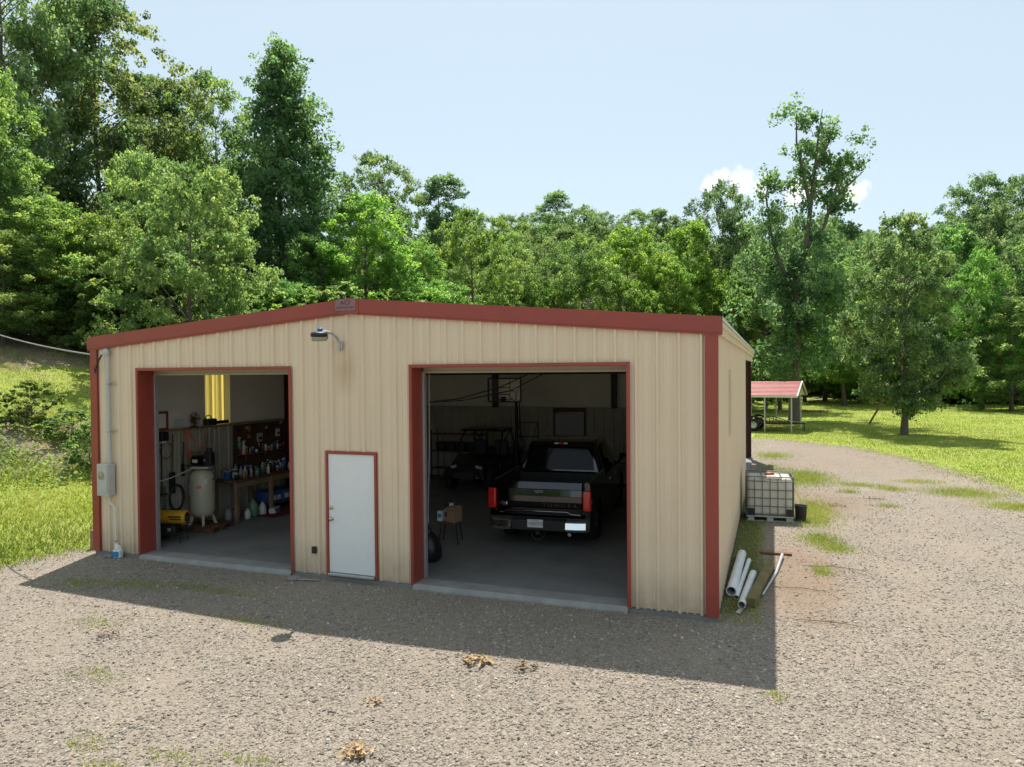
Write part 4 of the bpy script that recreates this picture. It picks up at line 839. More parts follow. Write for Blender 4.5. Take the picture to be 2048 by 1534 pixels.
MB().box(-.55, .55, .25, 5.2, .36, .44).cyl((-.75, 1.12, .40), (.75, 1.12, .40), .06, 10).cyl((-.75, 4.72, .40), (.75, 4.72, .40), .05, 10).build('chassis', M['darksteel'], tkx)
# utility vehicle
uv = thing('utility_vehicle', 'black two seat utility vehicle with roll cage behind the truck', 'utility vehicle', (-1.13, 8.35, 0.0))
bkp = pm('satin_black_body', (0.012, 0.012, 0.014), 0.4, coat=0.3)
hull([(-.62, -.15, .38), (.62, -.15, .38), (.68, .9, .38), (-.68, .9, .38)], [(-.50, 0.02, .80), (.50, .02, .80), (.66, .85, 1.02), (-.66, .85, 1.02)], .06).build('hood', bkp, uv)
hull(quad_yz(-.70, .70, .88, 2.6, .32), quad_yz(-.72, .72, .9, 2.6, .78), .05).build('tub', bkp, uv)
hull(quad_yz(-.72, .72, 1.95, 2.75, .76), quad_yz(-.74, .74, 1.93, 2.8, 1.02), .03).build('cargo_box', bkp, uv)
for s in (-1, 1):
    MB().cbox((s * .39, -.035, .72), (0.21, 0.06, 0.085), 0.03, (0, s * 0.25, s * .2), 3).build('headlight', M['clear_lens'], uv)
    for yc in (.32, 2.3):
        w = MB().lathe([(0.17, -.13), (0.28, -.14), (0.325, -.10), (0.33, 0), (0.325, .10), (0.28, .14), (0.17, .13)], n=28, axis='X').build('wheel', M['rubber'], uv, (s * .64, yc, .33)); MB().lathe([(0, s * .04), (.12, s * .06), (.17, s * .13), (.17, -s * .13)], n=16, axis='X').build('rim', M['darksteel'], w)
    MB().tube([(s * .68, .86, 1.0), (s * .66, 1.05, 1.35), (s * .62, 1.28, 1.63), (s * .62, 2.0, 1.66), (s * .66, 2.12, 1.3), (s * .68, 2.2, .8)], .026, 8).tube([(s * .62, 2.0, 1.64), (s * .20, 2.05, 1.0)], .02, 8).build('roll_cage', M['darksteel'], uv)
    hull(quad_yz(s * .36 - .22, s * .36 + .22, 1.35, 1.85, .76), quad_yz(s * .36 - .22, s * .36 + .22, 1.35, 1.85, .88), .04).cbox((s * .36, 1.86, 1.08), (.44, .12, .52), .05, (-.15, 0, 0), 3).build('seat', M['black_plastic'], uv)
hull(quad_yz(-.68, .68, 1.08, 2.15, 1.655), quad_yz(-.64, .64, 1.12, 2.1, 1.725), .025).build('roof', bkp, uv)
MB().ring((-.36, 1.25, 1.08), .16, .016, 'Y', 20, 6).build('steering_wheel', M['black_plastic'], uv)
MB().tube([(-.5, -.16, .42), (-.45, -.26, .55), (-.30, -.28, .68), (.30, -.28, .68), (.45, -.26, .55), (.5, -.16, .42)], .025, 8).box(-.3, .3, -.22, -.15, .40, .60).build('front_bumper', M['darksteel'], uv)
# portable basketball hoop
bh = thing('basketball_hoop', 'portable basketball hoop with clear framed backboard against the back wall', 'basketball hoop', (-0.10, 9.75, 0.0))
fr = MB()
for z in (2.55, 3.25): fr.box(-.83, .21, -.20, -.165, z - .02, z + .02)
for x_ in (-.83, .21): fr.box(x_ - .02, x_ + .02, -.2005, -.1645, 2.571, 3.229)
fr.build('board_frame', M['black_plastic'], bh)
m_, nt_, out_ = nodes('clear_acrylic'); a_ = nt_.nodes.new('ShaderNodeBsdfTransparent'); b_ = nt_.nodes.new('ShaderNodeBsdfGlossy'); b_.inputs['Roughness'].default_value = .1; c_ = nt_.nodes.new('ShaderNodeMixShader'); c_.inputs[0].default_value = .03
nt_.links.new(a_.outputs[0], c_.inputs[1]); nt_.links.new(b_.outputs[0], c_.inputs[2]); nt_.links.new(c_.outputs[0], out_.inputs[0]); M['acrylic'] = m_
MB().box(-.81, .19, -.190, -.184, 2.571, 3.229).build('backboard', M['acrylic'], bh)
m = MB()
for (x0, x1, z0, z1) in ((-.55, -.53, 2.57, 3.0), (-.14, -.12, 2.57, 3.23), (-.531, -.141, 2.97, 2.99), (-.53, -.50, 2.57, 3.23)): m.box(x0, x1, -.20, -.1905, z0, z1)
m.box(-.53, -.14, -.201, -.1915, 2.76, 2.785); m.build('target_square', M['black_plastic'], bh)
MB().ring((-.33, -.46, 2.62), .225, .010, n=28).box(-.40, -.26, -.25, -.2015, 2.56, 2.70).build('rim', pm('rim_paint', (0.06, 0.02, 0.015), .5), bh)
MB().cyl((0, 0, .12), (0, 0, 2.9), .045, 14).tube([(0, 0, 2.85), (-.10, -.18, 2.9)], .03, 8).tube([(0, 0, 2.5), (-.10, -.18, 2.65)], .03, 8).tube([(.10, .05, 1.4), (.10, 0.0, 2.6)], .018, 8).build('pole', M['darksteel'], bh)
hull(quad_yz(-.35, .35, -.35, .55, 0.0), quad_yz(-.28, .28, -.28, .48, .16), .03).build('base', M['black_plastic'], bh)
# bent metal trellis frame leaning on the back wall
tf = thing('metal_trellis', 'black metal frame with hourglass bars standing by the back wall', 'metal frame', (-0.13, 10.82, 0.0))
m = MB()
for x_ in (-.34, .34): m.tube([(x_, 0, 0.0), (x_, 0.05, 1.85)], .014, 6)
for z in (.35, .9, 1.4, 1.85): m.tube([(-.34, .027 * z, z), (.34, .027 * z, z)], .012, 6)
m.build('frame', M['darksteel'], tf)
for s in (-1, 1): MB().tube([(s * (.06 + .24 * abs(math.cos(math.pi * t))), .05 * t, .35 + 1.5 * t) for t in np.linspace(0, 1, 16)], .010, 6).build('curved_bar', M['darksteel'], tf)
# stool heaped with boxes, left of the truck
st = thing('folding_stool', 'dark folding stool heaped with things left of the truck', 'stool', (1.0, 2.72, 0.0), 0.2)
for sx_ in (-.2, .2):
    for sy_ in (-.2, .2): MB().tube([(sx_, sy_, 0), (sx_ * .75, sy_ * .75, .42)], .014, 6).build('leg', M['darksteel'], st)
MB().cbox((0, 0, .435), (.38, .38, .035), .012).build('seat', M['wood_dark'], st)
for sx_ in (-.15, .10): MB().tube([(sx_, .16, .45), (sx_, .18, .86)], .012, 6).build('back_post', M['darksteel'], st)
MB().box(-.15, .10, .162, .178, .70, .75).box(-.15, .10, .164, .18, .80, .85).build('back_slat', M['darksteel'], st)
M['card'] = pm('cardboard', (0.34, 0.23, 0.125), .8, var=.12, scale=8)
cbx = thing('cardboard_box', 'small open cardboard box on the stool left of the truck', 'box', (1.13, 2.64, .453), -.25)
MB().box(-.10, .10, -.12, -.112, 0, .30).box(-.10, .10, .112, .12, 0, .30).box(-.10, -.092, -.1115, .1115, 0, .30).box(.092, .10, -.1115, .1115, 0, .30).box(-.092, .092, -.1115, .1115, 0, .01).build('carton', M['card'], cbx); MB().add([(-.10, -.12, .30), (.10, -.12, .30), (.10, -.20, .26), (-.10, -.20, .26)], [(0, 1, 2, 3)]).build('flap', M['card'], cbx)
for k, (x_, y_, w_, h_, mm, lb) in enumerate(((.84, 2.60, .11, .20, M['white_plastic'], 'white carton at the left end of the stool'), (.95, 2.66, .10, .24, M['galv'], 'silver tin standing on the stool beside the cardboard box'), (.99, 2.80, .09, .33, M['plate'], 'tall pale packet at the back of the stool'))):
    t_ = thing('packet', lb, 'packet', (x_, y_, .453), .2 * k); MB().cbox((0, 0, h_ / 2), (w_, .09, h_), .008).build('carton', mm, t_); MB().cbox((0, -.0465, h_ * .55), (w_ * .7, .003, h_ * .4), .001).build('front_label', M['jug_blue'] if k != 1 else M['plate_red'], t_)
bg_ = thing('trash_bag', 'black bin bag slumped inside the left jamb of the right bay', 'bag', (1.20, 1.35, 0.0))
MB().lathe([(0, 0.003), (.20, .003), (.25, .08), (.24, .25), (.20, .40), (.10, .50), (.05, .54), (.07, .60), (0.0, .58)], n=18).build('sack', pm('bin_bag', (0.012, 0.012, 0.014), .3, bmp=.8, bscale=25), bg_); MB().ring((0, 0, .535), .055, .008, n=14).build('tie', M['red'], bg_)
# hanging cords and the pull rope of the roll-up door
tag(MB().tube([(1.66, .50, 2.95), (1.9, 1.2, 2.98), (2.15, 2.6, 3.15), (2.3, 4.2, 3.45), (2.4, 5.5, 3.9)], .012, 6).tube([(1.66, .50, 2.94), (1.95, 1.3, 2.95), (2.3, 2.8, 3.08), (2.5, 4.3, 3.40), (2.6, 5.5, 3.88)], .012, 6).build('hanging_cord', M['cable']), 'pair of black cords sagging under the roof of the right bay', 'cord')
tag(MB().tube([(1.71, .44, 3.5), (1.70, .44, 2.2), (1.665, .45, 1.2), (1.66, .45, 0.9)], .006, 5).build('pull_rope', pm('pale_rope', (0.45, 0.42, 0.34), .8)), 'pale pull rope hanging at the left jamb of the right bay', 'rope')
hb = thing('hand_pallet', 'dark storage shelf along the left of the right bay', 'shelf', (-2.0, 10.4, 0))
for z in (.35, .9, 1.45): MB().box(-1.2, .6, -.25, .25, z, z + .03).build('shelf_board', M['wood_dark'], hb)
for x_ in (-1.19, .57):
    for y_ in (-.24, .22): MB().box(x_, x_ + .03, y_, y_ + .03, 0, 1.6).build('upright', M['darksteel'], hb)
hb.name = 'storage_shelf'
for k, x_ in enumerate((-2.9, -2.55, -2.2, -1.8)): 
    t_ = thing('storage_tote', ['dark tote at the left end of the back shelf', 'dark tote second from the left on the back shelf', 'dark tote third from the left on the back shelf', 'dark tote at the right end of the back shelf'][k], 'tote', (x_, 10.4, .93), 0, 'totes on the back shelf'); hull(quad_yz(-.13, .13, -.17, .17, 0), quad_yz(-.15, .15, -.19, .19, .24), .015).build('tub', M['black_plastic'], t_); MB().cbox((0, 0, .255), (.32, .40, .03), .01).build('lid', M['iron'], t_)

# ------------------------------------------------------------------ inside the left bay: workshop wall
# air compressor on a pallet
pz = thing('wooden_pallet', 'low wooden pallet under the air compressor', 'pallet', (-4.72, 2.12, 0.0), .1)
for y_ in (-.34, 0, .34): MB().cbox((0, y_, .045), (.86, .08, .085), .004).build('stringer', M['wood_dark'], pz)
for k in range(5): MB().cbox((-.36 + .18 * k, 0, .100), (.13, .80, .02), .003).build('board', M['wood_dark'], pz)
ac = thing('air_compressor', 'cream upright air compressor with black motor on a pallet', 'air compressor', (-4.80, 2.10, .111), .3)
M['cream'] = pm('cream_enamel', (0.58, 0.54, 0.42), .38, var=.06, scale=4, coat=.2)
MB().lathe([(0, .14), (.12, .15), (.21, .20), (.255, .28), (.262, .36), (.262, 1.02), (.255, 1.09), (.21, 1.17), (.12, 1.22), (0, 1.23)], n=32).build('tank', M['cream'], ac)
for k in range(4):
    a = k * math.pi / 2 + .5; MB().tube([(.19 * math.cos(a), .19 * math.sin(a), .24), (.25 * math.cos(a), .25 * math.sin(a), .03), (.29 * math.cos(a), .29 * math.sin(a), .0)], [.04, .035, .03], 6).build('leg', M['cream'], ac)
MB().cbox((0, 0, 1.27), (.40, .28, .05), .01).build('top_plate', M['cream'], ac)
mo_ = MB().lathe([(0, -.22), (.08, -.21), (.115, -.18), (.12, .12), (.10, .16), (0, .17)], (-.02, 0, 1.42), 24, 'X').build('motor', M['truck_black'], ac); MB().cbox((-.10, -.122, 1.42), (.12, .008, .07), .002).build('nameplate', M['plate'], mo_)
MB().cbox((.17, .0, 1.46), (.16, .20, .30), .02).cyl((.17, 0, 1.60), (.17, 0, 1.70), .06, 12).build('pump', M['black_plastic'], ac)
MB().ring((.06, .16, 1.45), .13, .018, 'Y', 20, 6).build('belt_guard', M['black_plastic'], ac)
MB().tube([(.24, -.05, 1.4), (.36, -.12, 1.25), (.34, -.10, 1.05), (.26, -.02, 1.0)], .012, 6).build('air_line', M['cable'], ac)
text_part('IR', .10, pm('red_logo', (.45, .03, .02), .5), ac, (.06, -.2585, .86), (math.pi / 2, 0, .22), 'badge', .001, 1.3)
MB().cbox((-.205, -.172, .82), (.10, .004, .26), .001, (0, 0, -.87)).build('warning_label', M['plate'], ac); MB().cbox((.17, -.203, .98), (.07, .004, .10), .001, (0, 0, .70)).build('data_label', M['plate'], ac)
# torpedo heater
th = thing('torpedo_heater', 'yellow barrel shaped torpedo heater just inside the left jamb', 'heater', (-4.62, .98, 0.0), .28)
M['yellow'] = pm('yellow_enamel', (0.62, 0.33, 0.012), .4, var=.08, stain=(.3, .18, .03), stain_amt=.3)
MB().lathe([(.10, -.42), (.135, -.42), (.14, -.40), (.14, .38), (.135, .40), (.10, .40)], (0, 0, .50), 24, 'X').lathe([(.10, -.42), (.09, -.30), (0, -.28)], (0, 0, .50), 20, 'X').build('barrel', M['yellow'], th)
MB().lathe([(.10, .40), (.095, .30), (0, .29)], (0, 0, .50), 20, 'X').build('burner_grille', M['darksteel'], th)
MB().box(.06, .34, -.1425, -.1385, .51, .545).box(.10, .34, -.1425, -.1375, .465, .492).build('print', M['cable'], th)
hull(quad_yz(-.36, .22, -.15, .15, .14), quad_yz(-.34, .20, -.15, .15, .345), .03).build('fuel_tank', M['black_plastic'], th)
for s in (-1, 1):
    w = MB().lathe([(.06, -.03), (.115, -.03), (.125, 0), (.115, .03), (.06, .03)], n=20, axis='Y').build('wheel', M['rubber'], th, (-.22, s * .21, .125)); MB().lathe([(0, -.02), (.06, -.02), (.06, .02), (0, .02)], n=14, axis='Y').build('rim', M['galv'], w)
    MB().tube([(-.40, s * .17, .30), (-.42, s * .17, .19), (.40, s * .15, .19), (.48, s * .15, .42), (.55, s * .15, .42)], .012, 6).tube([(.30, s * .15, .19), (.34, s * .15, 0.0)], .012, 6).build('frame_tube', M['darksteel'], th)
MB().cbox((.10, -.165, .27), (.07, .02, .07), .006).build('control_panel', M['galv'], th)
# tools and hoses on the left wall
XW = XL + 0.23
hs = thing('coiled_green_hose', 'green coiled spring hose hanging on the left wall', 'hose', (XW + .10, 1.30, .35))
MB().tube([(.05 * math.cos(a), .085 * math.sin(a), .72 * a / (2 * math.pi * 16)) for a in np.linspace(0, 2 * math.pi * 16, 260)], .008, 5).build('coil', pm('green_hose', (0.07, 0.13, 0.02), .45), hs); MB().cyl((0, 0, .72), (-.10, 0, .75), .012, 8).build('hook', M['galv'], hs)
lp_ = MB().ring((XW + .07, 1.72, .75), .27, .028, 'X', 32, 8).build('hose_loop', M['cable']); lp_.scale = (1, .72, 1); lp_.location.y = 1.72 * .28; tag(lp_, 'black hose hung in a loop low on the left wall', 'hose')
ws = thing('string_trimmer', 'string trimmer hanging upright on the left wall near the jamb', 'trimmer', (XW + .06, 1.33, .86))
MB().tube([(0, 0, 0), (0, 0, 1.2)], .014, 8).build('shaft', M['darksteel'], ws); MB().cbox((.04, 0, 1.27), (.18, .20, .20), .03, seg=3).build('engine', M['black_plastic'], ws); MB().cbox((.05, .0, 1.17), (.10, .11, .10), .02).build('fuel_tank', M['white_plastic'], ws); MB().ring((.02, .12, .95), .17, .007, 'X', 24, 6).build('cable', M['cable'], ws); MB().cbox((.0, 0, .02), (.10, .22, .05), .015).build('guard', M['black_plastic'], ws)
pf = thing('picture_frame', 'brown wooden picture frame leaning on the left wall ledge', 'frame', (XW + .04, 1.30, 2.252))
for y0, y1, z0, z1 in ((-.24, .24, 0, .05), (-.24, .24, .36, .41), (-.24, -.18, .0505, .3595), (.18, .24, .0505, .3595)): MB().box(-.012, .012, y0, y1, z0, z1).build('frame_bar', pm('cherry_wood', (0.22, 0.065, 0.025), .5) if 'cherry_wood' not in bpy.data.materials else bpy.data.materials['cherry_wood'], pf)
MB().box(-.004, .004, -.18, .18, .05, .36).build('panel', M['insul'], pf)
rk_ = thing('garden_rake', 'rake head with pale tines standing on the wall ledge', 'rake', (XW + .05, 1.80, 2.252))
for k in range(6): MB().tube([(0, -.12 + .045 * k, 0), (.01, -.10 + .045 * k, .14), (.03, -.07 + .045 * k, .22)], .005, 5).build('tine', M['galv'], rk_)
MB().tube([(0, -.15, .006), (0, .16, .006)], .010, 6).build('bar', M['galv'], rk_)
fn = thing('round_fan', 'dark round fan on the wall ledge above the compressor', 'fan', (XW + .09, 2.25, 2.252))
for R0 in (.05, .10, .15): MB().ring((0, 0, .19), R0, .005, 'X', 24, 5).build('guard_ring', M['wood_dark'], fn)
for k in range(5): a = k * 2 * math.pi / 5; MB().add([(-.01, 0, .19), (-.02, .13 * math.cos(a - .3), .19 + .13 * math.sin(a - .3)), (.01, .14 * math.cos(a + .25), .19 + .14 * math.sin(a + .25))], [(0, 1, 2)]).build('blade', M['wood_dark'], fn)
MB().cyl((-.07, 0, .19), (-.015, 0, .19), .05, 14).cbox((-.03, 0, .015), (.10, .16, .03), .01).tube([(-.03, 0, .02), (-.04, 0, .15)], .014, 6).build('motor', M['black_plastic'], fn)
ch = thing('chainsaw', 'green and black chainsaw lying on the wall ledge', 'chainsaw', (XW + .08, 2.72, 2.252))
MB().cbox((0, 0, .09), (.16, .30, .16), .03, seg=3).build('engine_body', pm('dark_green_case', (0.018, 0.035, 0.02), .5), ch); MB().cbox((.03, .34, .07), (.012, .44, .08), .004).build('guide_bar', M['darksteel'], ch); MB().ring((0, -.05, .16), .09, .012, 'X', 16, 6, (0, math.pi)).build('handle', M['black_plastic'], ch)
os_ = thing('orange_strap', 'bright orange ratchet strap draped from the ledge to the compressor', 'strap', (XW + .12, 2.0, 1.2))
M['orange'] = pm('orange_webbing', (0.85, 0.12, 0.03), .6, var=.1)
def ribbon(pts, w):
    m = MB()
    for a, b in zip(pts[:-1], pts[1:]): m.add([(a[0], a[1] - w, a[2]), (a[0], a[1] + w, a[2]), (b[0], b[1] + w, b[2]), (b[0], b[1] - w, b[2]), (a[0] + .004, a[1] - w, a[2]), (a[0] + .004, a[1] + w, a[2]), (b[0] + .004, b[1] + w, b[2]), (b[0] + .004, b[1] - w, b[2])], [(0, 1, 2, 3), (7, 6, 5, 4), (0, 4, 5, 1), (1, 5, 6, 2), (2, 6, 7, 3), (3, 7, 4, 0)])
    return m
ribbon([(.02, -.08, 1.05), (.03, -.05, .75), (.10, 0.0, .35), (.14, .06, .08)], .018).build('long_end', M['orange'], os_); ribbon([(.021, -.075, 1.04), (.06, .10, .80), (.10, .30, .58)], .016).build('short_end', M['orange'], os_)
for k in range(6): ribbon([(.13 + .006 * k, .03 + .015 * k, .14), (.15 + .004 * k, .02 + .018 * k, -.02), (.14 + .004 * k, .03 + .02 * k, -.16 + .02 * (k % 3))], .012).build('tail', M['orange'], os_)
tag(MB().tube([(XW + .03, .45, 1.02), (XW + .06, 1.1, 1.15), (XW + .10, 1.6, 1.22), (XW + .16, 2.15, 1.36)], .015, 8).build('plastic_pipe', M['white_plastic']), 'thin white plastic pipe running along the left wall', 'pipe')
cbb = thing('carton', 'tan cardboard carton behind the compressor motor', 'box', (-5.14, 2.25, 1.42)); MB().cbox((0, 0, .14), (.10, .30, .28), .004).build('carton_body', M['card'], cbb); MB().box(-.055, .055, -.02, .02, .2805, .2825).build('tape', M['plate'], cbb); MB().box(-.09, .06, -.17, .17, -.04, -.002).build('bracket_shelf', M['wood_dark'], cbb)
# small shelf of cans on the tool board
shf = thing('can_shelf', 'narrow shelf of cans on the tool board above the workbench', 'shelf', (XW + .075, 4.5, 1.44))
MB().box(-.06, .06, -.9, .9, 0, .02).build('board', M['wood_dark'], shf)
for y_ in (-.8, 0, .8): MB().box(-.055, .05, y_ - .01, y_ + .01, -.06, -.001).build('bracket', M['darksteel'], shf)
# workbench
wb = thing('workbench', 'long brown wooden workbench along the left wall', 'workbench', (-4.87, 4.10, 0.0))
MB().cbox((0, 0, .945), (.72, 2.55, .05), .006).build('top', M['wood_dark'], wb)
for y_ in (-1.2, 0.0, 1.2):
    for x_ in (-.30, .31): MB().cbox((x_, y_, .459), (.085, .085, .918), .004).build('leg', M['wood'], wb)
MB().cbox((.31, 0, .85), (.04, 2.3, .13), .004).build('apron', M['wood'], wb); MB().cbox((0, .6, .20), (.60, 1.10, .025), .003).build('lower_shelf', M['wood_dark'], wb)
pb = MB().box(XW - .005, XW + .012, 3.55, 5.45, 1.0, 2.20).build('tool_board', pm('brown_pegboard', (0.10, 0.045, 0.03), .7, var=.2), None); tag(pb, 'dark brown tool board on the wall above the workbench', 'tool board')
# clutter on and under the bench
def lathe_mesh(prof, n=14): return MB().lathe(prof, n=n).mesh('body')
SHAPES = {'bottle': ([(0, 0), (.035, 0), (.036, .12), (.02, .16), (.012, .18), (.012, .20)], [(0, .225), (.016, .225), (.016, .20), (0, .20)]),
          'spray_can': ([(0, 0), (.032, 0), (.033, .16), (.022, .18)], [(0, .215), (.014, .21), (.022, .18), (0, .18)]),
          'jar': ([(0, 0), (.045, 0), (.047, .10), (.04, .12)], [(0, .14), (.045, .138), (.045, .119), (0, .119)]),
          'jug': ([(0, 0), (.08, 0), (.085, .02), (.085, .16), (.06, .22), (.025, .26), (.022, .28)], [(0, .31), (.028, .31), (.028, .28), (0, .28)])}
PAINTS = {'white': (.70, .71, .70), 'blue': (.05, .12, .33), 'red': (.42, .03, .03), 'amber': (.40, .17, .03), 'grey': (.40, .41, .42), 'green': (.16, .32, .22), 'black': (.02, .02, .022)}
PMAT = {k: pm('paint_' + k, v, .4, var=.08, coat=.2) for k, v in PAINTS.items()}
PROTO = {}
def proto(kind, col):
    if (kind, col) not in PROTO:
        a = lathe_mesh(SHAPES[kind][0]); a.materials.append(PMAT[col]); b = lathe_mesh(SHAPES[kind][1]); b.name = 'cap'; b.materials.append(PMAT['white' if col in ('red', 'blue', 'amber', 'black') else 'blue']); PROTO[(kind, col)] = (a, b)
    return PROTO[(kind, col)]
def container(kind, col, x, y, z, s, label, group):
    t = thing(kind, label, kind.replace('_', ' '), (x, y, z), rng.uniform(0, 6), group); a, b = proto(kind, col)
    link('body', a, None, t); link('cap', b, None, t); t.scale = (s, s, s)
pal = ['white', 'grey', 'blue', 'red', 'amber', 'white', 'green', 'black', 'grey', 'white']
rows = [(y_, x_) for x_ in (-5.02, -4.84, -4.66) for y_ in np.linspace(2.98, 5.25, 13)]
for i, (y_, x_) in enumerate(rows):
    kind = ['bottle', 'spray_can', 'jar', 'bottle'][i % 4]; col = pal[(i * 7 + i // 5) % 10]
    if i % 9 == 4: continue
    container(kind, col, x_ + rng.normal(0, .035), y_ + rng.normal(0, .03), .971, rng.uniform(.9, 1.45), f'small {col} {kind.replace("_", " ")} in the clutter on the workbench', f'{col} {kind.replace("_", " ")}s on the workbench')
SHAPES['paint_can'] = ([(0, 0), (.082, 0), (.085, .005), (.085, .185), (.088, .19)], [(0, .192), (.080, .195), (.088, .19), (0, .18)])
for i, (x_, y_, z_, col) in enumerate(((-5.12, 3.15, .971, 'grey'), (-5.10, 3.42, .971, 'white'), (-5.12, 3.95, .971, 'black'), (-5.10, 4.6, .971, 'red'), (-5.12, 5.0, .971, 'amber'), (-5.0, 3.35, .002, 'grey'), (-4.9, 2.98, .34, 'blue'))):
    container('paint_can', col, x_, y_, z_ if i != 6 else .971, 1.0, [f'grey paint can at the near end of the workbench', 'white paint can near the left end of the workbench', 'black paint can at the back of the workbench', 'red paint can at the back of the workbench', 'amber paint can at the far end of the workbench', 'grey paint can on the floor under the workbench', 'blue paint can at the very front corner of the workbench'][i], None)
for i, y_ in enumerate((3.72, 3.98, 4.28, 4.72, 4.95, 5.30)):
    t = thing('hung_tool', ['dark square hung on the tool board by its left end', 'dark funnel hung second on the tool board', 'dark drill hung at the top of the tool board', 'dark tin snips hung by the grey chart', 'dark grease gun hung high on the board', 'dark bracket hung at the far end of the board'][i], 'tool', (XW + .03, y_, 1.92 + .05 * (i % 3)))
    MB().tube([(0, 0, .12), (.01, .03, 0), (0, .05, -.10)], [.014, .022, .010], 7).build('handle', M['black_plastic'], t); MB().cbox((.01, -.01, .14), (.03, .09, .07), .01).build('head', M['galv'] if i % 2 else M['darksteel'], t)
for i, y_ in enumerate(np.linspace(3.70, 5.32, 15)):
    kind = ['spray_can', 'jar', 'spray_can', 'bottle'][i % 4]; col = ['red', 'white', 'amber', 'grey', 'blue', 'white', 'black'][i % 7]
    container(kind, col, XW + .075, y_, 1.461, rng.uniform(.7, 1.0), f'small {col} {kind.replace("_", " ")} on the narrow shelf of the tool board', f'{col} {kind.replace("_", " ")}s on the narrow shelf')
for i, (y_, zt, ln, w, mm, nm, lb) in enumerate(((1.02, 1.9, .9, .05, M['wood'], 'shovel', 'long handled shovel hanging on the wall by the jamb'), (1.62, 2.15, 1.3, .16, M['wood_dark'], 'broom', 'dark broom hanging on the left wall'), (2.62, 2.1, 1.0, .10, M['red'], 'pipe_clamp', 'red handled clamp hanging behind the compressor'), (2.86, 2.15, .8, .14, M['galv'], 'hand_saw', 'saw hanging on the wall right of the compressor'), (1.92, 1.95, .75, .08, M['black_plastic'], 'hedge_trimmer', 'black hedge trimmer hanging above the hose loop'))):
    t = thing(nm, lb, nm.replace('_', ' '), (XW + .05, y_, zt - ln)); MB().tube([(0, 0, ln * .35), (.01, .02, ln)], .014, 6).build('handle', mm, t); MB().cbox((0, 0, ln * .18), (.03, w, ln * .36), .01).build('head', M['darksteel'] if i != 3 else M['galv'], t)
for i, (y_, z, col) in enumerate(((3.45, 1.62, 'green'), (3.60, 1.52, 'white'))):
    t = thing('spray_bottle', ['pale green spray bottle hanging on the tool board', 'white spray bottle hanging beside the pale green one'][i], 'spray bottle', (XW + .08, y_ + .22, z)); MB().lathe([(0, 0), (.045, 0), (.048, .14), (.02, .20), (.018, .23)], n=16).build('body', PMAT[col], t); MB().cbox((0, .0, .26), (.03, .09, .05), .01).tube([(0, -.02, .24), (0, -.06, .20)], .008, 6).build('trigger_head', PMAT['white'], t)
for i, (y_, z, w, h, col) in enumerate(((4.45, 1.72, .17, .22, 'grey'), (5.15, 1.80, .12, .20, 'white'), (4.05, 1.85, .08, .3, 'amber'))):
    t = thing('wall_box', ['grey paper chart pinned on the tool board', 'white parts box at the far end of the tool board', 'orange tool case hung on the tool board'][i], 'box', (XW + .04, y_, z)); MB().cbox((0, 0, h / 2), (.05, w, h), .004).build('case', PMAT[col], t); MB().cbox((.027, 0, h * .4), (.004, w * .7, h * .3), .001).build('print', PMAT['black'], t)
TL = ['wrench', 'hammer', 'pliers', 'saw', 'clamp', 'chisel']
for i, nm in enumerate(TL):
    t = thing(nm, f'steel {nm} hanging on the brown tool board', nm, (XW + .025, 3.95 + .24 * i, 1.30 + .08 * (i % 3)))
    MB().tube([(0, 0, 0), (0, .01, .17)], .010, 6).build('handle', PMAT['red'] if i % 2 else M['wood'], t); MB().cbox((0, .01, .20), (.02, .10 if i in (1, 4) else .045, .06 if i != 3 else .22), .006).build('head', M['galv'], t)
for i, (y_, x_) in enumerate(((4.30, -4.80), (4.75, -4.78), (5.15, -4.78))):
    t = thing('blue_storage_bin', ['blue storage bin with white labels left under the workbench', 'blue storage bin with white labels in the middle under the bench', 'blue storage bin with white labels right under the bench'][i], 'storage bin', (x_, y_, .215)); hull(quad_yz(-.22, .22, -.19, .19, 0), quad_yz(-.25, .25, -.21, .21, .26), .015).build('tub', PMAT['blue'], t); MB().cbox((0, 0, .272), (.53, .45, .02), .006).build('lid', PMAT['blue'], t)
    for s in (-.09, .09): MB().box(.243, .247, s - .07, s + .07, .07, .19).build('paper_label', M['plate'], t)
container('jug', 'green', -4.70, 3.60, .002, 1.5, 'large pale green jug on the floor under the workbench', None); container('jug', 'white', -4.62, 3.85, .002, 1.1, 'white jug on the floor right of the pale green jug', None); container('jug', 'white', -4.60, 3.30, .002, .9, 'small white jug on the floor by the bench leg', None); container('jug', 'grey', -4.95, 3.05, .002, 1.0, 'grey jug in the shade behind the bench leg', None)
for i, (y_, x_, w) in enumerate(((4.05, -4.45, .22), (3.95, -4.40, .16))): 
    t = thing('white_carton', ['white carton on the floor in front of the jugs', 'smaller white carton on the red mat'][i], 'box', (x_ - .1 * i, y_ + .28 * i, .012), .3); MB().cbox((0, 0, .06), (w * .7, w, .12), .006).build('carton_body', PMAT['white'], t); MB().cbox((w * .352, 0, .06), (.003, w * .6, .05), .001).build('front_label', PMAT['blue'], t)
mt_ = MB().cbox((-4.35, 4.35, .006), (.62, 1.55, .010), .004).build('floor_mat', pm('dark_red_mat', (0.16, 0.012, 0.02), .9, var=.2, scale=20)); tag(mt_, 'dark red floor mat in front of the workbench', 'mat')

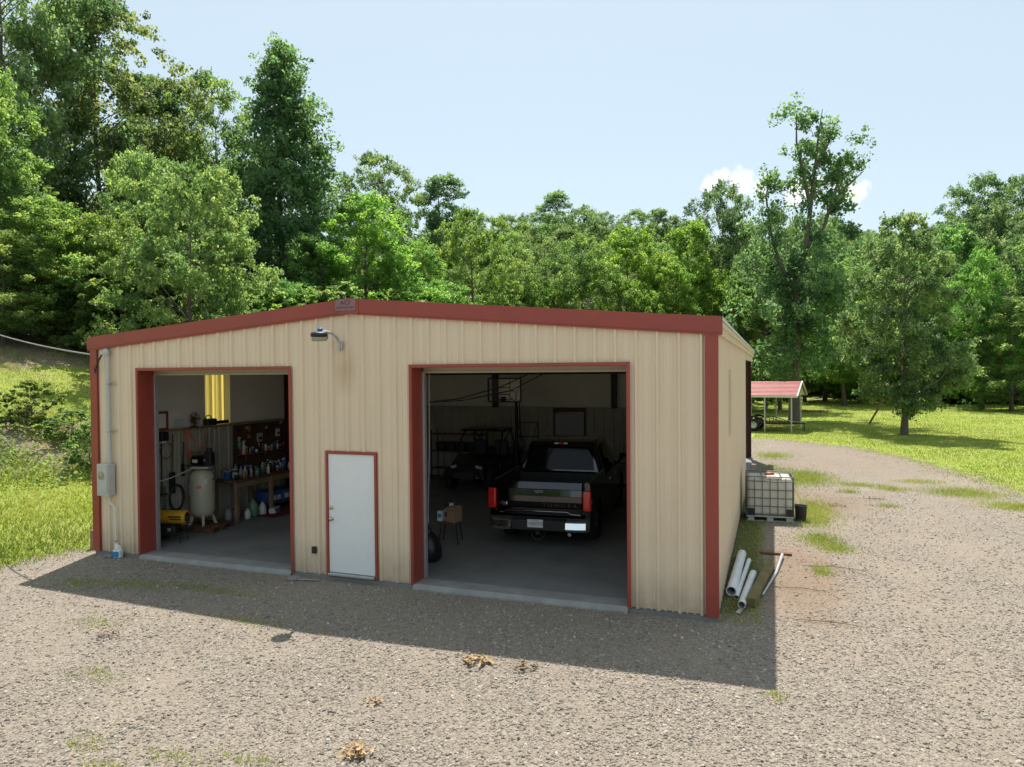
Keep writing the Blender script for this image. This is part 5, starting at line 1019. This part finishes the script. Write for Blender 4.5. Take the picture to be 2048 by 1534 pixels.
# ------------------------------------------------------------------ trees
def leaf_material(name, dark, mid, light, tr=0.62):
    m, nt, out = nodes(name); p = N(nt, 'ShaderNodeBsdfPrincipled', Roughness=0.5); p.inputs['Specular IOR Level'].default_value = 0.35
    a = nt.nodes.new('ShaderNodeAttribute'); a.attribute_name = 'hue'; oi = nt.nodes.new('ShaderNodeObjectInfo')
    c = ramp(nt, a.outputs['Fac'], [(0.0, dark), (0.5, mid), (1.0, light)])
    c = mixc(nt, 1.0, c, oi.outputs['Color'], 'MULTIPLY')
    hs = nt.nodes.new('ShaderNodeHueSaturation'); nt.links.new(c, hs.inputs['Color'])
    nt.links.new(mth(nt, 'ADD', 0.485, mth(nt, 'MULTIPLY', oi.outputs['Random'], 0.03)), hs.inputs['Hue']); nt.links.new(mth(nt, 'ADD', 0.85, mth(nt, 'MULTIPLY', oi.outputs['Random'], 0.3)), hs.inputs['Value'])
    c = hs.outputs[0]; nt.links.new(c, p.inputs['Base Color'])
    t = nt.nodes.new('ShaderNodeBsdfTranslucent'); nt.links.new(mixc(nt, 1.0, c, (1.75, 1.8, 0.85), 'MULTIPLY'), t.inputs[0])
    mx = nt.nodes.new('ShaderNodeMixShader'); mx.inputs[0].default_value = tr
    nt.links.new(p.outputs[0], mx.inputs[1]); nt.links.new(t.outputs[0], mx.inputs[2]); nt.links.new(mx.outputs[0], out.inputs[0]); return m
M['leaf'] = leaf_material('oak_leaf', (0.078, 0.132, 0.088), (0.155, 0.240, 0.130), (0.30, 0.37, 0.21))
M['leaf2'] = leaf_material('bright_leaf', (0.090, 0.158, 0.076), (0.175, 0.270, 0.110), (0.34, 0.41, 0.18))
M['bark'] = pm('bark', (0.13, 0.105, 0.085), 0.9, var=0.35, scale=5, stretch=(3, 3, .7), bmp=0.9, bscale=14)
def leaves(P, size, rg, up=0.55, hue=None):
    """one small folded diamond per point"""
    n = len(P); nrm = rg.normal(0, 1, (n, 3)); nrm[:, 2] += up * 1.6; nrm /= np.linalg.norm(nrm, axis=1)[:, None]
    a = rg.normal(0, 1, (n, 3)); a -= nrm * (a * nrm).sum(1)[:, None]; a /= np.linalg.norm(a, axis=1)[:, None]; b = np.cross(nrm, a)
    L = (size * np.clip(np.exp(rg.normal(-.05, .38, n)), .4, 2.1))[:, None]; Wd = L * rg.uniform(.30, .45, n)[:, None]
    V = np.stack([P - a * L * .5, P + b * Wd + nrm * Wd * .35, P + a * L * .5, P - b * Wd + nrm * Wd * .35], 1).reshape(-1, 3)
    F = np.arange(n * 4).reshape(n, 4); return V, F, np.repeat(hue, 4)
def make_tree(name, seed, H, R, kind, nleaf, lsize, nclump, mat, trunk_r, bare, up=.5):
    """builds (trunk mesh, crown mesh) of a tree H high with crown radius R"""
    rg = np.random.default_rng(seed); ph = rg.uniform(0, 6.28, 8); fr = rg.integers(2, 6, 8)
    def lump(a, t): return 1 + .21 * math.sin(fr[0] * a + ph[0] + 5 * t) + .18 * math.sin(fr[1] * a + ph[1] - 9 * t) + .10 * math.sin(fr[2] * a + 14 * t + ph[2])
    def prof(t):
        if kind == 'cone': return max(.05, (1 - t) ** .58) * min(1, .6 + t * 3)
        if kind == 'round': return max(.10, math.sqrt(max(0, 1 - (2 * t - .82) ** 2 / 1.42)))
        if kind == 'oval': return max(.08, math.sin(math.pi * min(1, .10 + .86 * t)) ** .7)
        return max(.10, math.sqrt(max(0, 1 - (2 * t - 1.0) ** 2)) ** .85)
    C = []; Rd = []
    for i in range(nclump):
        t = rg.random() ** (1.25 if kind == 'cone' else .95); a = rg.uniform(0, 6.28); q = rg.uniform(.12, 1.0) ** .45
        r = R * prof(t) * lump(a, t) * q; z = bare + (H - bare) * (t * .97 + .01)
        C.append((r * math.cos(a), r * math.sin(a), z)); Rd.append((.055 * H + .03 * R) * rg.uniform(.55, 1.25) * (1 - .35 * t))
    C = np.array(C); Rd = np.array(Rd)
    # twigs in each clump, then leaves about each twig
    ntw = 9; w = Rd ** 2; w /= w.sum(); ci = rg.choice(nclump, nleaf, p=w); tw = rg.normal(0, .52, (nclump, ntw, 3)); tw[:, :, 2] *= .62
    ti = rg.integers(0, ntw, nleaf); P = C[ci] + tw[ci, ti] * Rd[ci][:, None] + rg.normal(0, 1, (nleaf, 3)) * (Rd[ci] * .24)[:, None] * np.array([1, 1, .7])
    P[:, 2] = np.maximum(P[:, 2], .15)
    ch = rg.uniform(.15, .75, nclump); th_ = rg.normal(0, .10, (nclump, ntw)); hue = np.clip(ch[ci] + th_[ci, ti] + rg.normal(0, .20, nleaf), 0, 1)
    V, F, hu = leaves(P, lsize, rg, up, hue); me = fast_mesh('crown', V, F); set_attr(me, 'hue', hu.astype(np.float32)); me.materials.append(mat)
    tb = MB(); k = 9; top = H * (.93 if kind in ('cone', 'oval') else .80); wob = rg.normal(0, .012 * H, (k, 2)); wob[0] = 0; wob = np.cumsum(wob * .4, 0)
    tp = [(wob[i, 0], wob[i, 1], -.4 + (top + .4) * i / (k - 1)) for i in range(k)]; tr_ = [trunk_r * (1.35 if i == 0 else 1.0) * (1 - .88 * (i / (k - 1)) ** 1.1) for i in range(k)]
    tb.tube(tp, tr_, 10, True)
    def axis_at(z):
        i = min(k - 2, max(0, int((z + .4) / (top + .4) * (k - 1)))); f = (z - tp[i][2]) / (tp[i + 1][2] - tp[i][2]); return np.array([tp[i][0] + f * (tp[i + 1][0] - tp[i][0]), tp[i][1] + f * (tp[i + 1][1] - tp[i][1]), z])
    order = rg.permutation(nclump)[:min(nclump, 70)]
    for c in order:
        e = C[c]; hor = math.hypot(e[0], e[1]); z0 = max(bare * .8 + .2, min(top * .97, e[2] - hor * rg.uniform(.35, .9))); s = axis_at(z0); mid = s * .45 + e * .55 + np.array([0, 0, .06 * hor]) + rg.normal(0, .05 * hor + .01, 3)
        r0 = max(.012, trunk_r * .30 * (1 - .7 * z0 / H) * (.5 + hor / R * .5)); tb.tube([s, s * .75 + mid * .25 + np.array([0, 0, .02 * hor]), mid, e], [r0, r0 * .75, r0 * .5, r0 * .18], 5, False)
    tm = tb.mesh('trunk'); tm.materials.append(M['bark']); return tm, me
TV = {
 'oak':     (make_tree('oak', 11, 18, 6.4, 'broad', 62000, .19, 230, M['leaf'], .34, 4.0), 18, 6.4),
 'oak2':    (make_tree('oak2', 12, 18, 5.4, 'broad', 52000, .19, 190, M['leaf'], .28, 3.2), 18, 5.4),
 'cone':    (make_tree('cone', 13, 22, 5.2, 'cone', 85000, .20, 330, M['leaf'], .30, 1.5), 22, 5.2),
 'round':   (make_tree('round', 14, 9, 4.2, 'round', 62000, .115, 240, M['leaf2'], .14, .3, .7), 9, 4.2),
 'slender': (make_tree('slender', 15, 18, 3.6, 'oval', 40000, .19, 150, M['leaf'], .22, 3.0), 18, 3.6),
 'droopy':  (make_tree('droopy', 16, 14, 5.0, 'round', 56000, .17, 200, M['leaf2'], .22, 1.2, .9), 14, 5.0),
 'lawn':    (make_tree('lawn', 17, 12.5, 4.3, 'oval', 62000, .15, 230, M['leaf'], .26, 1.6, .6), 12.5, 4.3),
 'shrub':   (make_tree('shrub', 18, 2.4, 1.35, 'round', 15000, .085, 90, M['leaf2'], .035, .05, .5), 2.4, 1.35),
}
# the tall thin tree with open forks, built to its own branch plan
def open_tree():
    rg = np.random.default_rng(31); tb = MB(); C = []; Rd = []
    stem = [(0, 0, -.4), (.05, .05, 3), (.25, 0, 7), (.15, .1, 10), (.9, 0, 12.5), (1.3, .1, 15.5), (1.6, 0, 18.2), (1.9, .1, 20.6), (2.15, 0, 22.4)]
    tb.tube(stem, [.46, .34, .31, .28, .19, .16, .11, .07, .02], 12)
    forks = [[(.15, .1, 9.3), (-1.1, -.3, 11.2), (-1.7, 0, 13.5), (-2.0, .2, 16.3), (-1.7, .1, 17.6)], [(.9, 0, 12.5), (2.4, .4, 14.0), (3.2, .2, 16.6), (3.8, 0, 18.6), (4.9, .2, 19.4)], [(1.3, .1, 15.5), (.5, -.4, 17.8), (.1, -.3, 20.0), (0.2, 0, 22.2)], [(2.9, .3, 15.6), (4.1, .5, 16.9), (5.3, .2, 18.0)], [(1.6, 0, 18.2), (2.7, .2, 20.1), (3.1, 0, 21.4)], [(.1, 0, 8.0), (1.7, .5, 9.8), (3.0, .3, 11.6)], [(.05, 0, 6.0), (-1.6, .2, 8.0), (-2.6, .1, 9.6)], [(.2, 0, 7.0), (.8, 1.8, 9.2), (1.2, 2.6, 11.0)], [(.1, 0, 6.2), (1.8, -.6, 7.4), (3.2, -.4, 8.8)]]
    for f in forks:
        n = len(f); tb.tube(f, [.17 * (1 - .85 * i / (n - 1)) for i in range(n)], 8, False)
        f = np.array(f)
        for i in range(1, n):
            for _ in range(5): t = rg.random(); p = f[i - 1] * (1 - t) + f[i] * t + rg.normal(0, .55, 3); C.append(p); Rd.append(rg.uniform(.35, .75))
    for z in np.linspace(11, 22, 16): C.append(np.array([.2 + z * .08 + rg.normal(0, .7), rg.normal(0, .6), z])); Rd.append(rg.uniform(.35, .7))
    for z in np.linspace(3.4, 13, 95): C.append(np.array([rg.normal(.4, 2.0), rg.normal(0, 1.6), z])); Rd.append(rg.uniform(.5, .9))
    for c in C[::3]: 
        tb.tube([np.array([.3 + c[2] * .07, 0, c[2] - 1.0]) * .5 + c * .5 - np.array([0, 0, .3]), c], [.03, .008], 4, False)
    C = np.array(C); Rd = np.array(Rd); n = 34000; w = Rd ** 2; ci = rg.choice(len(C), n, p=w / w.sum()); tw = rg.normal(0, .5, (len(C), 7, 3)); ti = rg.integers(0, 7, n)
    P = C[ci] + tw[ci, ti] * Rd[ci][:, None] + rg.normal(0, .19, (n, 3)); hue = np.clip(rg.uniform(.1, .6, len(C))[ci] + rg.normal(0, .15, n), 0, 1)
    V, F, hu = leaves(P, .21, rg, .3, hue); me = fast_mesh('crown', V, F); set_attr(me, 'hue', hu.astype(np.float32)); me.materials.append(M['leaf'])
    tm = tb.mesh('trunk'); tm.materials.append(M['bark']); return tm, me
TV['open'] = (open_tree(), 22.4, 4.5)
first_crown = {}
def tree(kind, x, y, H, R, label, col=(1, 1, 1), rz=None, name='deciduous_tree', group=None, cat='tree'):
    (tm, cm_), h0, r0 = TV[kind]; t = thing(name, label, cat, (x, y, hz_(x, y)), rng.uniform(0, 6.28) if rz is None else rz, group); t.scale = (R / r0, R / r0, H / h0)
    link('trunk', tm, None, t); c = link('crown', cm_, None, t); c.color = (*col, 1); first_crown.setdefault(kind, c); return t
tree('oak', -31.73, 16.19, 20.8, 5.31, 'huge spreading oak at the far left rising out of the picture', (0.95, 0.95, 1.0))
tree('oak2', -32.13, 22.30, 18.9, 4.90, 'tall oak with brownish green crown, second from the left', (1.0, 0.93, 0.9))
tree('droopy', -25.37, 11.31, 11.2, 2.75, 'bright green tree cut by the left edge of the picture', (1.0, 1.05, 1.1))
tree('slender', -33.68, 28.10, 16.2, 2.98, 'thin airy tree right of the tall brownish oak', (0.85, 0.9, 0.9))
tree('oak2', -30.36, 30.00, 17.0, 3.42, 'green oak just left of the tall cone shaped tree', (1.05, 1.05, 0.9))
tree('cone', -22.40, 27.59, 19.2, 4.28, 'tall dark cone shaped tree standing over the left of the roof', (0.8, 0.95, 1.0))
tree('round', -14.62, 11.84, 8.9, 3.14, 'round small leaved tree behind the left eave', (0.92, 0.86, 1.0))
tree('round', -22.30, 16.84, 9.3, 2.68, 'pale grey green tree above and behind the round one', (1.25, 1.2, 1.5))
tree('round', -22.23, 11.43, 6.0, 3.39, 'leafy understorey tree on the bank below the big oak', (0.95, 1.0, 0.9))
tree('droopy', -21.44, 9.09, 4.3, 2.00, 'low leafy tree on the bank at the left edge', (1.0, 1.0, 1.0))
tree('round', -20.46, 12.88, 5.9, 2.36, 'bushy young tree between the understorey tree and the round one', (1.0, 1.05, 0.85))
tree('oak2', -29.66, 51.64, 16.5, 4.05, 'dome topped tree with brownish leaves behind the ridge sign', (0.9, 0.88, 0.85))
tree('slender', -26.82, 59.98, 15.7, 3.45, 'thin dark tree with a forked top right of the dome topped tree', (0.8, 0.85, 1.0))
tree('droopy', -17.10, 28.86, 10.2, 3.76, 'bright drooping tree above the roof peak', (1.0, 1.05, 0.8))
tree('droopy', -18.26, 25.69, 7.1, 2.36, 'dark leafy tree beside the foot of the cone shaped tree', (0.75, 0.95, 0.9))
tree('droopy', -16.07, 34.05, 8.2, 2.36, 'shorter bright tree right of the drooping one', (0.95, 1.0, 0.9))
tree('round', -14.33, 39.31, 11.6, 3.64, 'rounded green tree above the middle of the roof', (0.95, 0.95, 0.8))
tree('oak2', -14.25, 47.95, 9.9, 2.95, 'mid green tree right of the rounded one over the roof', (1.0, 1.0, 0.8))
tree('oak2', -15.17, 60.32, 12.1, 3.23, 'tree with dark trunk right of the roof middle', (1.0, 1.0, 1.0))
tree('oak', -7.90, 47.84, 12.0, 3.55, 'full green tree above the right half of the roof', (1.05, 1.05, 0.8))
tree('droopy', -4.99, 52.60, 13.8, 3.76, 'yellow green tree above the right bay', (1.1, 1.18, 0.72))
tree('droopy', -1.07, 51.21, 11.8, 2.88, 'low green tree between two yellow green ones', (1.0, 1.0, 0.7))
tree('slender', 0.38, 55.41, 15.9, 2.79, 'bright yellow green upright tree above the right eave', (1.2, 1.3, 0.62))
tree('oak', 2.60, 61.62, 21.0, 4.38, 'tall dark oak behind the right corner of the roof', (0.82, 0.86, 0.9))
tree('droopy', 6.60, 51.76, 12.6, 2.78, 'leafy tree just left of the tall forked tree', (0.9, 1.0, 0.8))
tree('oak2', 7.80, 55.76, 17.4, 2.94, 'dense tree behind the tall forked tree', (0.85, 0.92, 0.9))
tree('oak2', 13.64, 63.47, 13.8, 3.72, 'bright tree between the forked tree and the lawn tree', (1.05, 1.05, 0.8))
tree('oak', 12.55, 73.58, 20.2, 4.27, 'dark trunked tree at the edge of the woods right of the carport', (0.85, 0.9, 0.9))
tree('lawn', 13.66, 31.75, 11.6, 2.89, 'lone full tree standing on the lawn', (0.95, 0.95, 1.0))
tree('oak2', 17.60, 79.15, 17.4, 4.46, 'edge of the woods tree left of the lawn tree', (0.95, 0.95, 0.9))
tree('droopy', 24.84, 75.96, 18.2, 4.75, 'tree at the edge of the woods right of the lawn tree', (0.8, 0.95, 0.95))
tree('droopy', 23.91, 59.78, 13.5, 2.85, 'dark skirted tree near the right edge of the lawn', (0.85, 1.0, 0.8))
tree('oak', 29.65, 78.96, 20.2, 6.02, 'broad grey green tree near the right edge of the picture', (1.0, 1.0, 1.15))
tree('oak2', 28.16, 62.79, 15.0, 3.65, 'tree cut by the right edge of the picture', (0.9, 0.95, 0.9))
tree('oak2', 34.80, 106.53, 23.6, 5.56, 'high crown on the ridge near the right edge', (0.8, 0.9, 0.9))
tree('oak', 40.07, 107.23, 23.1, 5.10, 'high crown on the ridge cut by the right edge', (0.8, 0.9, 0.9))
tree('droopy', 15.54, 69.32, 12.5, 3.53, 'leafy tree filling the wood edge right of the forked tree', (0.9, 1.0, 0.9))
tree('droopy', 21.68, 68.42, 12.1, 4.09, 'low skirted tree at the wood edge behind the lawn tree', (0.8, 0.92, 0.95))
tree('round', 25.05, 69.78, 10.6, 3.28, 'bushy tree at the wood edge well right of the lawn tree', (0.8, 0.9, 1.0))
tree('droopy', 25.40, 57.33, 9.0, 3.62, 'low bushy tree by the right edge of the lawn', (0.95, 1.0, 1.1))
tree('droopy', 10.46, 71.69, 13.1, 4.21, 'dark leafy tree behind the carport roof', (0.75, 0.9, 0.85))
tree('droopy', 4.96, 53.72, 12.1, 2.99, 'dark leafy tree beside the right eave', (0.8, 0.95, 0.8))
tree('round', -10.14, 47.22, 7.7, 2.95, 'low leafy tree over the middle of the roof ridge line', (1.0, 1.0, 0.85))
tree('round', -2.61, 48.96, 8.8, 2.57, 'low yellowish tree over the right bay', (1.0, 1.08, 0.8))
tree('round', -13.35, 32.06, 5.9, 2.67, 'low leafy tree over the roof right of the peak', (0.9, 1.0, 0.9))
tree('round', -16.48, 19.53, 4.4, 2.29, 'low dark leafy tree left of the roof peak', (0.8, 0.95, 1.0))
tree('open', 8.55, 41.74, 21.2, 4.1, 'tall thin tree with open forked top behind the carport', (.85, .9, .95), 0.345)
tree('shrub', -12.82, 3.97, 1.35, 0.85, 'olive green shrub on the bank left of the building', (.95, .85, .8), 1.0, 'bank_shrub', None, 'shrub')
tree('shrub', -11.45, 4.14, 0.9, 0.8, 'vine covered bush hugging the left wall of the building', (1.0, 1.05, 1.2), 2.0, 'bank_shrub', None, 'shrub')
tree('shrub', -9.63, 3.22, 1.2, 0.55, 'tall weedy bush beside the left wall', (.9, 1., 1.1), 3.0, 'bank_shrub', None, 'shrub')
# wooded hill: the far trees that read as one mass, and the low growth at the edge of the woods
def pts_ok(n, x0, x1, y0, y1, f):
    x = rng.uniform(x0, x1, n); y = rng.uniform(y0, y1, n); k = f(x, y); return x[k], y[k]
def wood_mask(x, y):
    edge = np.interp(x, [-200, -60, -30, -12, -2, 6, 20, 40, 90, 200], [30, 34, 40, 62, 82, 92, 95, 88, 70, 60]); return (y > edge) & (np.abs(np.arctan2(x - CAM[0], y - CAM[1])) < 1.15)
fx, fy = pts_ok(1300, -150, 150, 30, 240, wood_mask)
keep = []
for i in range(len(fx)):
    if all((fx[i] - fx[j]) ** 2 + (fy[i] - fy[j]) ** 2 > 17 for j in keep): keep.append(i)
fx, fy = fx[keep], fy[keep]
bx = rng.uniform(-70, 80, 60); by = rng.uniform(-95, -62, 60)            # unseen trees behind the camera, added for the truck's reflections
fx = np.concatenate([fx, bx]); fy = np.concatenate([fy, by]); n = len(fx)
srcs = [first_crown[k] for k in ('oak', 'oak2', 'slender', 'droopy')]; bs = [18, 18, 18, 14]
pk = rng.integers(0, 4, n); s = rng.uniform(.58, .92, n); s = np.where(fx < CAM[0] - .40 * (fy - CAM[1]), s * .72, s)
scl = np.stack([s * rng.uniform(.9, 1.15, n)] * 2 + [s * rng.uniform(.85, 1.1, n)], -1)
tag(scatter('far_wood', np.stack([fx, fy, hgt(fx, fy) - .6], -1), np.stack([np.zeros(n), np.zeros(n), rng.uniform(0, 6.28, n)], -1), scl, pk, srcs), 'green wooded hill rising behind the lawn and the building', 'wood', kind='stuff')
ux, uy = [], []
def band(n, xa, ya, xb, yb, w):
    t = rng.random(n); ux.extend(xa + (xb - xa) * t + rng.normal(0, w, n)); uy.extend(ya + (yb - ya) * t + rng.normal(0, w, n))
band(70, -14, 44, 5, 76, 2.5); band(60, 4, 80, 16, 84, 1.2); band(170, 14, 91, 62, 83, 2.2); band(46, -20, 12, -15, 24, 1.6); band(60, -15, 26, -9, 44, 2.0); band(110, 13, 81, 40, 66, 1.6); band(40, -30, 14, -22, 22, 3.0)
ux = np.array(ux); uy = np.array(uy); k = ~((ux > -10) & (uy < 27)); ux, uy = ux[k], uy[k]; n = len(ux)
s = rng.uniform(.7, 2.0, n); scl = np.stack([s * 1.15, s * 1.15, s], -1)
tag(scatter('undergrowth', np.stack([ux, uy, hgt(ux, uy) - .1], -1), np.stack([np.zeros(n), np.zeros(n), rng.uniform(0, 6.28, n)], -1), scl, np.zeros(n), [first_crown['shrub']]), 'low leafy undergrowth along the edge of the woods', 'undergrowth', kind='stuff')

# ------------------------------------------------------------------ grass and weeds
def grass_material(name, a, b, c_):
    m, nt, out = nodes(name); p = N(nt, 'ShaderNodeBsdfPrincipled', Roughness=0.5); p.inputs['Specular IOR Level'].default_value = 0.3
    at = nt.nodes.new('ShaderNodeAttribute'); at.attribute_name = 'hue'; c = ramp(nt, at.outputs['Fac'], [(0, a), (.55, b), (1, c_)]); nt.links.new(c, p.inputs['Base Color'])
    t = nt.nodes.new('ShaderNodeBsdfTranslucent'); nt.links.new(mixc(nt, 1.0, c, (1.35, 1.3, .8), 'MULTIPLY'), t.inputs[0]); mx = nt.nodes.new('ShaderNodeMixShader'); mx.inputs[0].default_value = .4
    nt.links.new(p.outputs[0], mx.inputs[1]); nt.links.new(t.outputs[0], mx.inputs[2]); nt.links.new(mx.outputs[0], out.inputs[0]); return m
M['grass'] = grass_material('grass_blade', (0.165, 0.235, 0.04), (0.315, 0.38, 0.075), (0.48, 0.46, 0.17))
def blades(name, x, y, h, w, label, lean=.5, hb=0.0, mat=None):
    n = len(x); z = hgt(x, y); a = rng.uniform(0, 6.28, n); d = np.stack([np.cos(a), np.sin(a)], -1); l = rng.normal(0, lean, (n, 2)) * h[:, None]
    V = np.empty((n, 3, 3)); V[:, 0, :2] = np.stack([x, y], -1) - d * w[:, None]; V[:, 1, :2] = np.stack([x, y], -1) + d * w[:, None]; V[:, 2, :2] = np.stack([x, y], -1) + l; V[:, :2, 2] = z[:, None] - .005; V[:, 2, 2] = z + h
    me = fast_mesh(name, V.reshape(-1, 3), np.arange(n * 3).reshape(n, 3)); cl_ = np.array([noise.noise((p * .5, q * .5, 1.7)) for p, q in zip(x, y)]); set_attr(me, 'hue', np.repeat(np.clip(.42 + hb + .55 * cl_ + rng.normal(0, .17, n), 0, 1), 3).astype(np.float32))
    return tag(link(name, me, mat or M['grass']), label, 'grass', kind='stuff')
# left lawn and bank
n = 150000; u = rng.random(n); r = 13 * (34 / 13) ** u; a = rng.uniform(-1.22, -.70, n); x = CAM[0] + r * np.sin(a); y = CAM[1] + r * np.cos(a); wf = wild_f(x, y); wn_ = np.array([noise.noise((p * .8, q * .8, 5.)) for p, q in zip(x, y)])
k = (gravel_d(x, y) < .15 + .25 * rng.normal(0, 1, n)) & (x < -5.6) & (rng.random(n) > np.clip(wf * 1.0 + wn_ * .8, 0, .96)); x, y, wf = x[k], y[k], wf[k]; n = len(x)
blades('hillside_grass', x, y, np.where(wf > .3, rng.uniform(.08, .30, n), rng.uniform(.04, .11, n)), rng.uniform(.006, .014, n), 'bright green grass on the bank left of the building')
# right lawn
n = 170000; u = rng.random(n); r = 22 * (100 / 22) ** u; a = rng.uniform(-.10, .42, n); x = CAM[0] + r * np.sin(a); y = CAM[1] + r * np.cos(a)
k = (gravel_d(x, y) < .1 + .9 * rng.normal(0, 1, n)) & (x > 6.2) & (wild_f(x, y) < .5); x, y = x[k], y[k]; n = len(x); rr = np.hypot(x - CAM[0], y - CAM[1])
blades('lawn_grass', x, y, rng.uniform(.025, .06, n) * (1 + rr / 120), rng.uniform(.006, .012, n) * (1 + rr / 60), 'mown green lawn beyond the gravel drive')
# grass in the drive
X, Y, Hh = [], [], []
for bx_, by_, rx, ry, am in BLOBS:
    n = int(1500 * rx * ry * am / .3) + 90; n = min(n, 6000); X.append(bx_ + rng.normal(0, rx * .62, n)); Y.append(by_ + rng.normal(0, ry * .62, n)); Hh.append(rng.uniform(.03, .11, n) * (1.1 if by_ > 0 else .6))
x, y, h = map(np.concatenate, (X, Y, Hh)); k = ~((x > -5.6) & (x < 6.5) & (y > -.1)); x, y, h = x[k], y[k], h[k]; n = len(x)
blades('drive_grass', x, y, h, rng.uniform(.004, .009, n), 'patches of grass growing through the gravel drive', .6, .05)
# moss, weeds and leaf litter at the foot of the right wall
x = rng.uniform(6.45, 7.0, 7000); y = rng.uniform(0, 10, 7000); blades('wall_foot_weeds', x, y, rng.uniform(.01, .05, 7000), rng.uniform(.006, .012, 7000), 'dull green weeds and moss along the foot of the right wall', .9, -.1)
# broad leaved weeds on the left bank
n = 9000; cx_ = rng.normal(-9.8, 2.4, 60); cy_ = rng.normal(4.5, 3.0, 60); i = rng.integers(0, 60, n); x = cx_[i] + rng.normal(0, .45, n); y = cy_[i] + rng.normal(0, .45, n); k = (x < -6.6) & (wild_f(x, y) > .12); x, y, i = x[k], y[k], i[k]; n = len(x)
P = np.stack([x, y, hgt(x, y) + rng.random(n) ** 1.5 * (.18 + .35 * ((i * 7) % 5) / 5)], -1); V, F, hu = leaves(P, .075, rng, .8, np.clip(rng.uniform(.2, .8, 60)[i] + rng.normal(0, .12, n), 0, 1)); me = fast_mesh('bank_weeds', V, F); set_attr(me, 'hue', hu.astype(np.float32))
tag(link('bank_weeds', me, M['leaf2']), 'broad leaved weeds covering the bank left of the building', 'weeds', kind='stuff')
# dry brush along the field bank beyond the lawn
n = 7000; x = rng.uniform(5, 70, n); yc = 77.8 + .05 * x - .12 * np.maximum(x - 14, 0); y = yc + rng.normal(0, .7, n); M['straw'] = grass_material('dry_stalk', (0.16, 0.10, 0.06), (0.32, 0.23, 0.14), (0.45, 0.36, 0.22)); blades('brush_bank', x, y, rng.uniform(.08, .5, n), rng.uniform(.02, .05, n), 'low bank of dry brown brush along the far side of the lawn', .8, 0, M['straw'])
n = 1500; x = 9.6 + rng.normal(0, .8, n); y = 53.0 + rng.normal(0, .5, n); blades('pine_straw', x, y, rng.uniform(.03, .18, n), rng.uniform(.02, .05, n), 'heap of orange dead grass at the foot of the tall tree', .8, 0, grass_material('orange_straw', (0.30, 0.14, 0.05), (0.42, 0.22, 0.09), (0.50, 0.32, 0.15)))
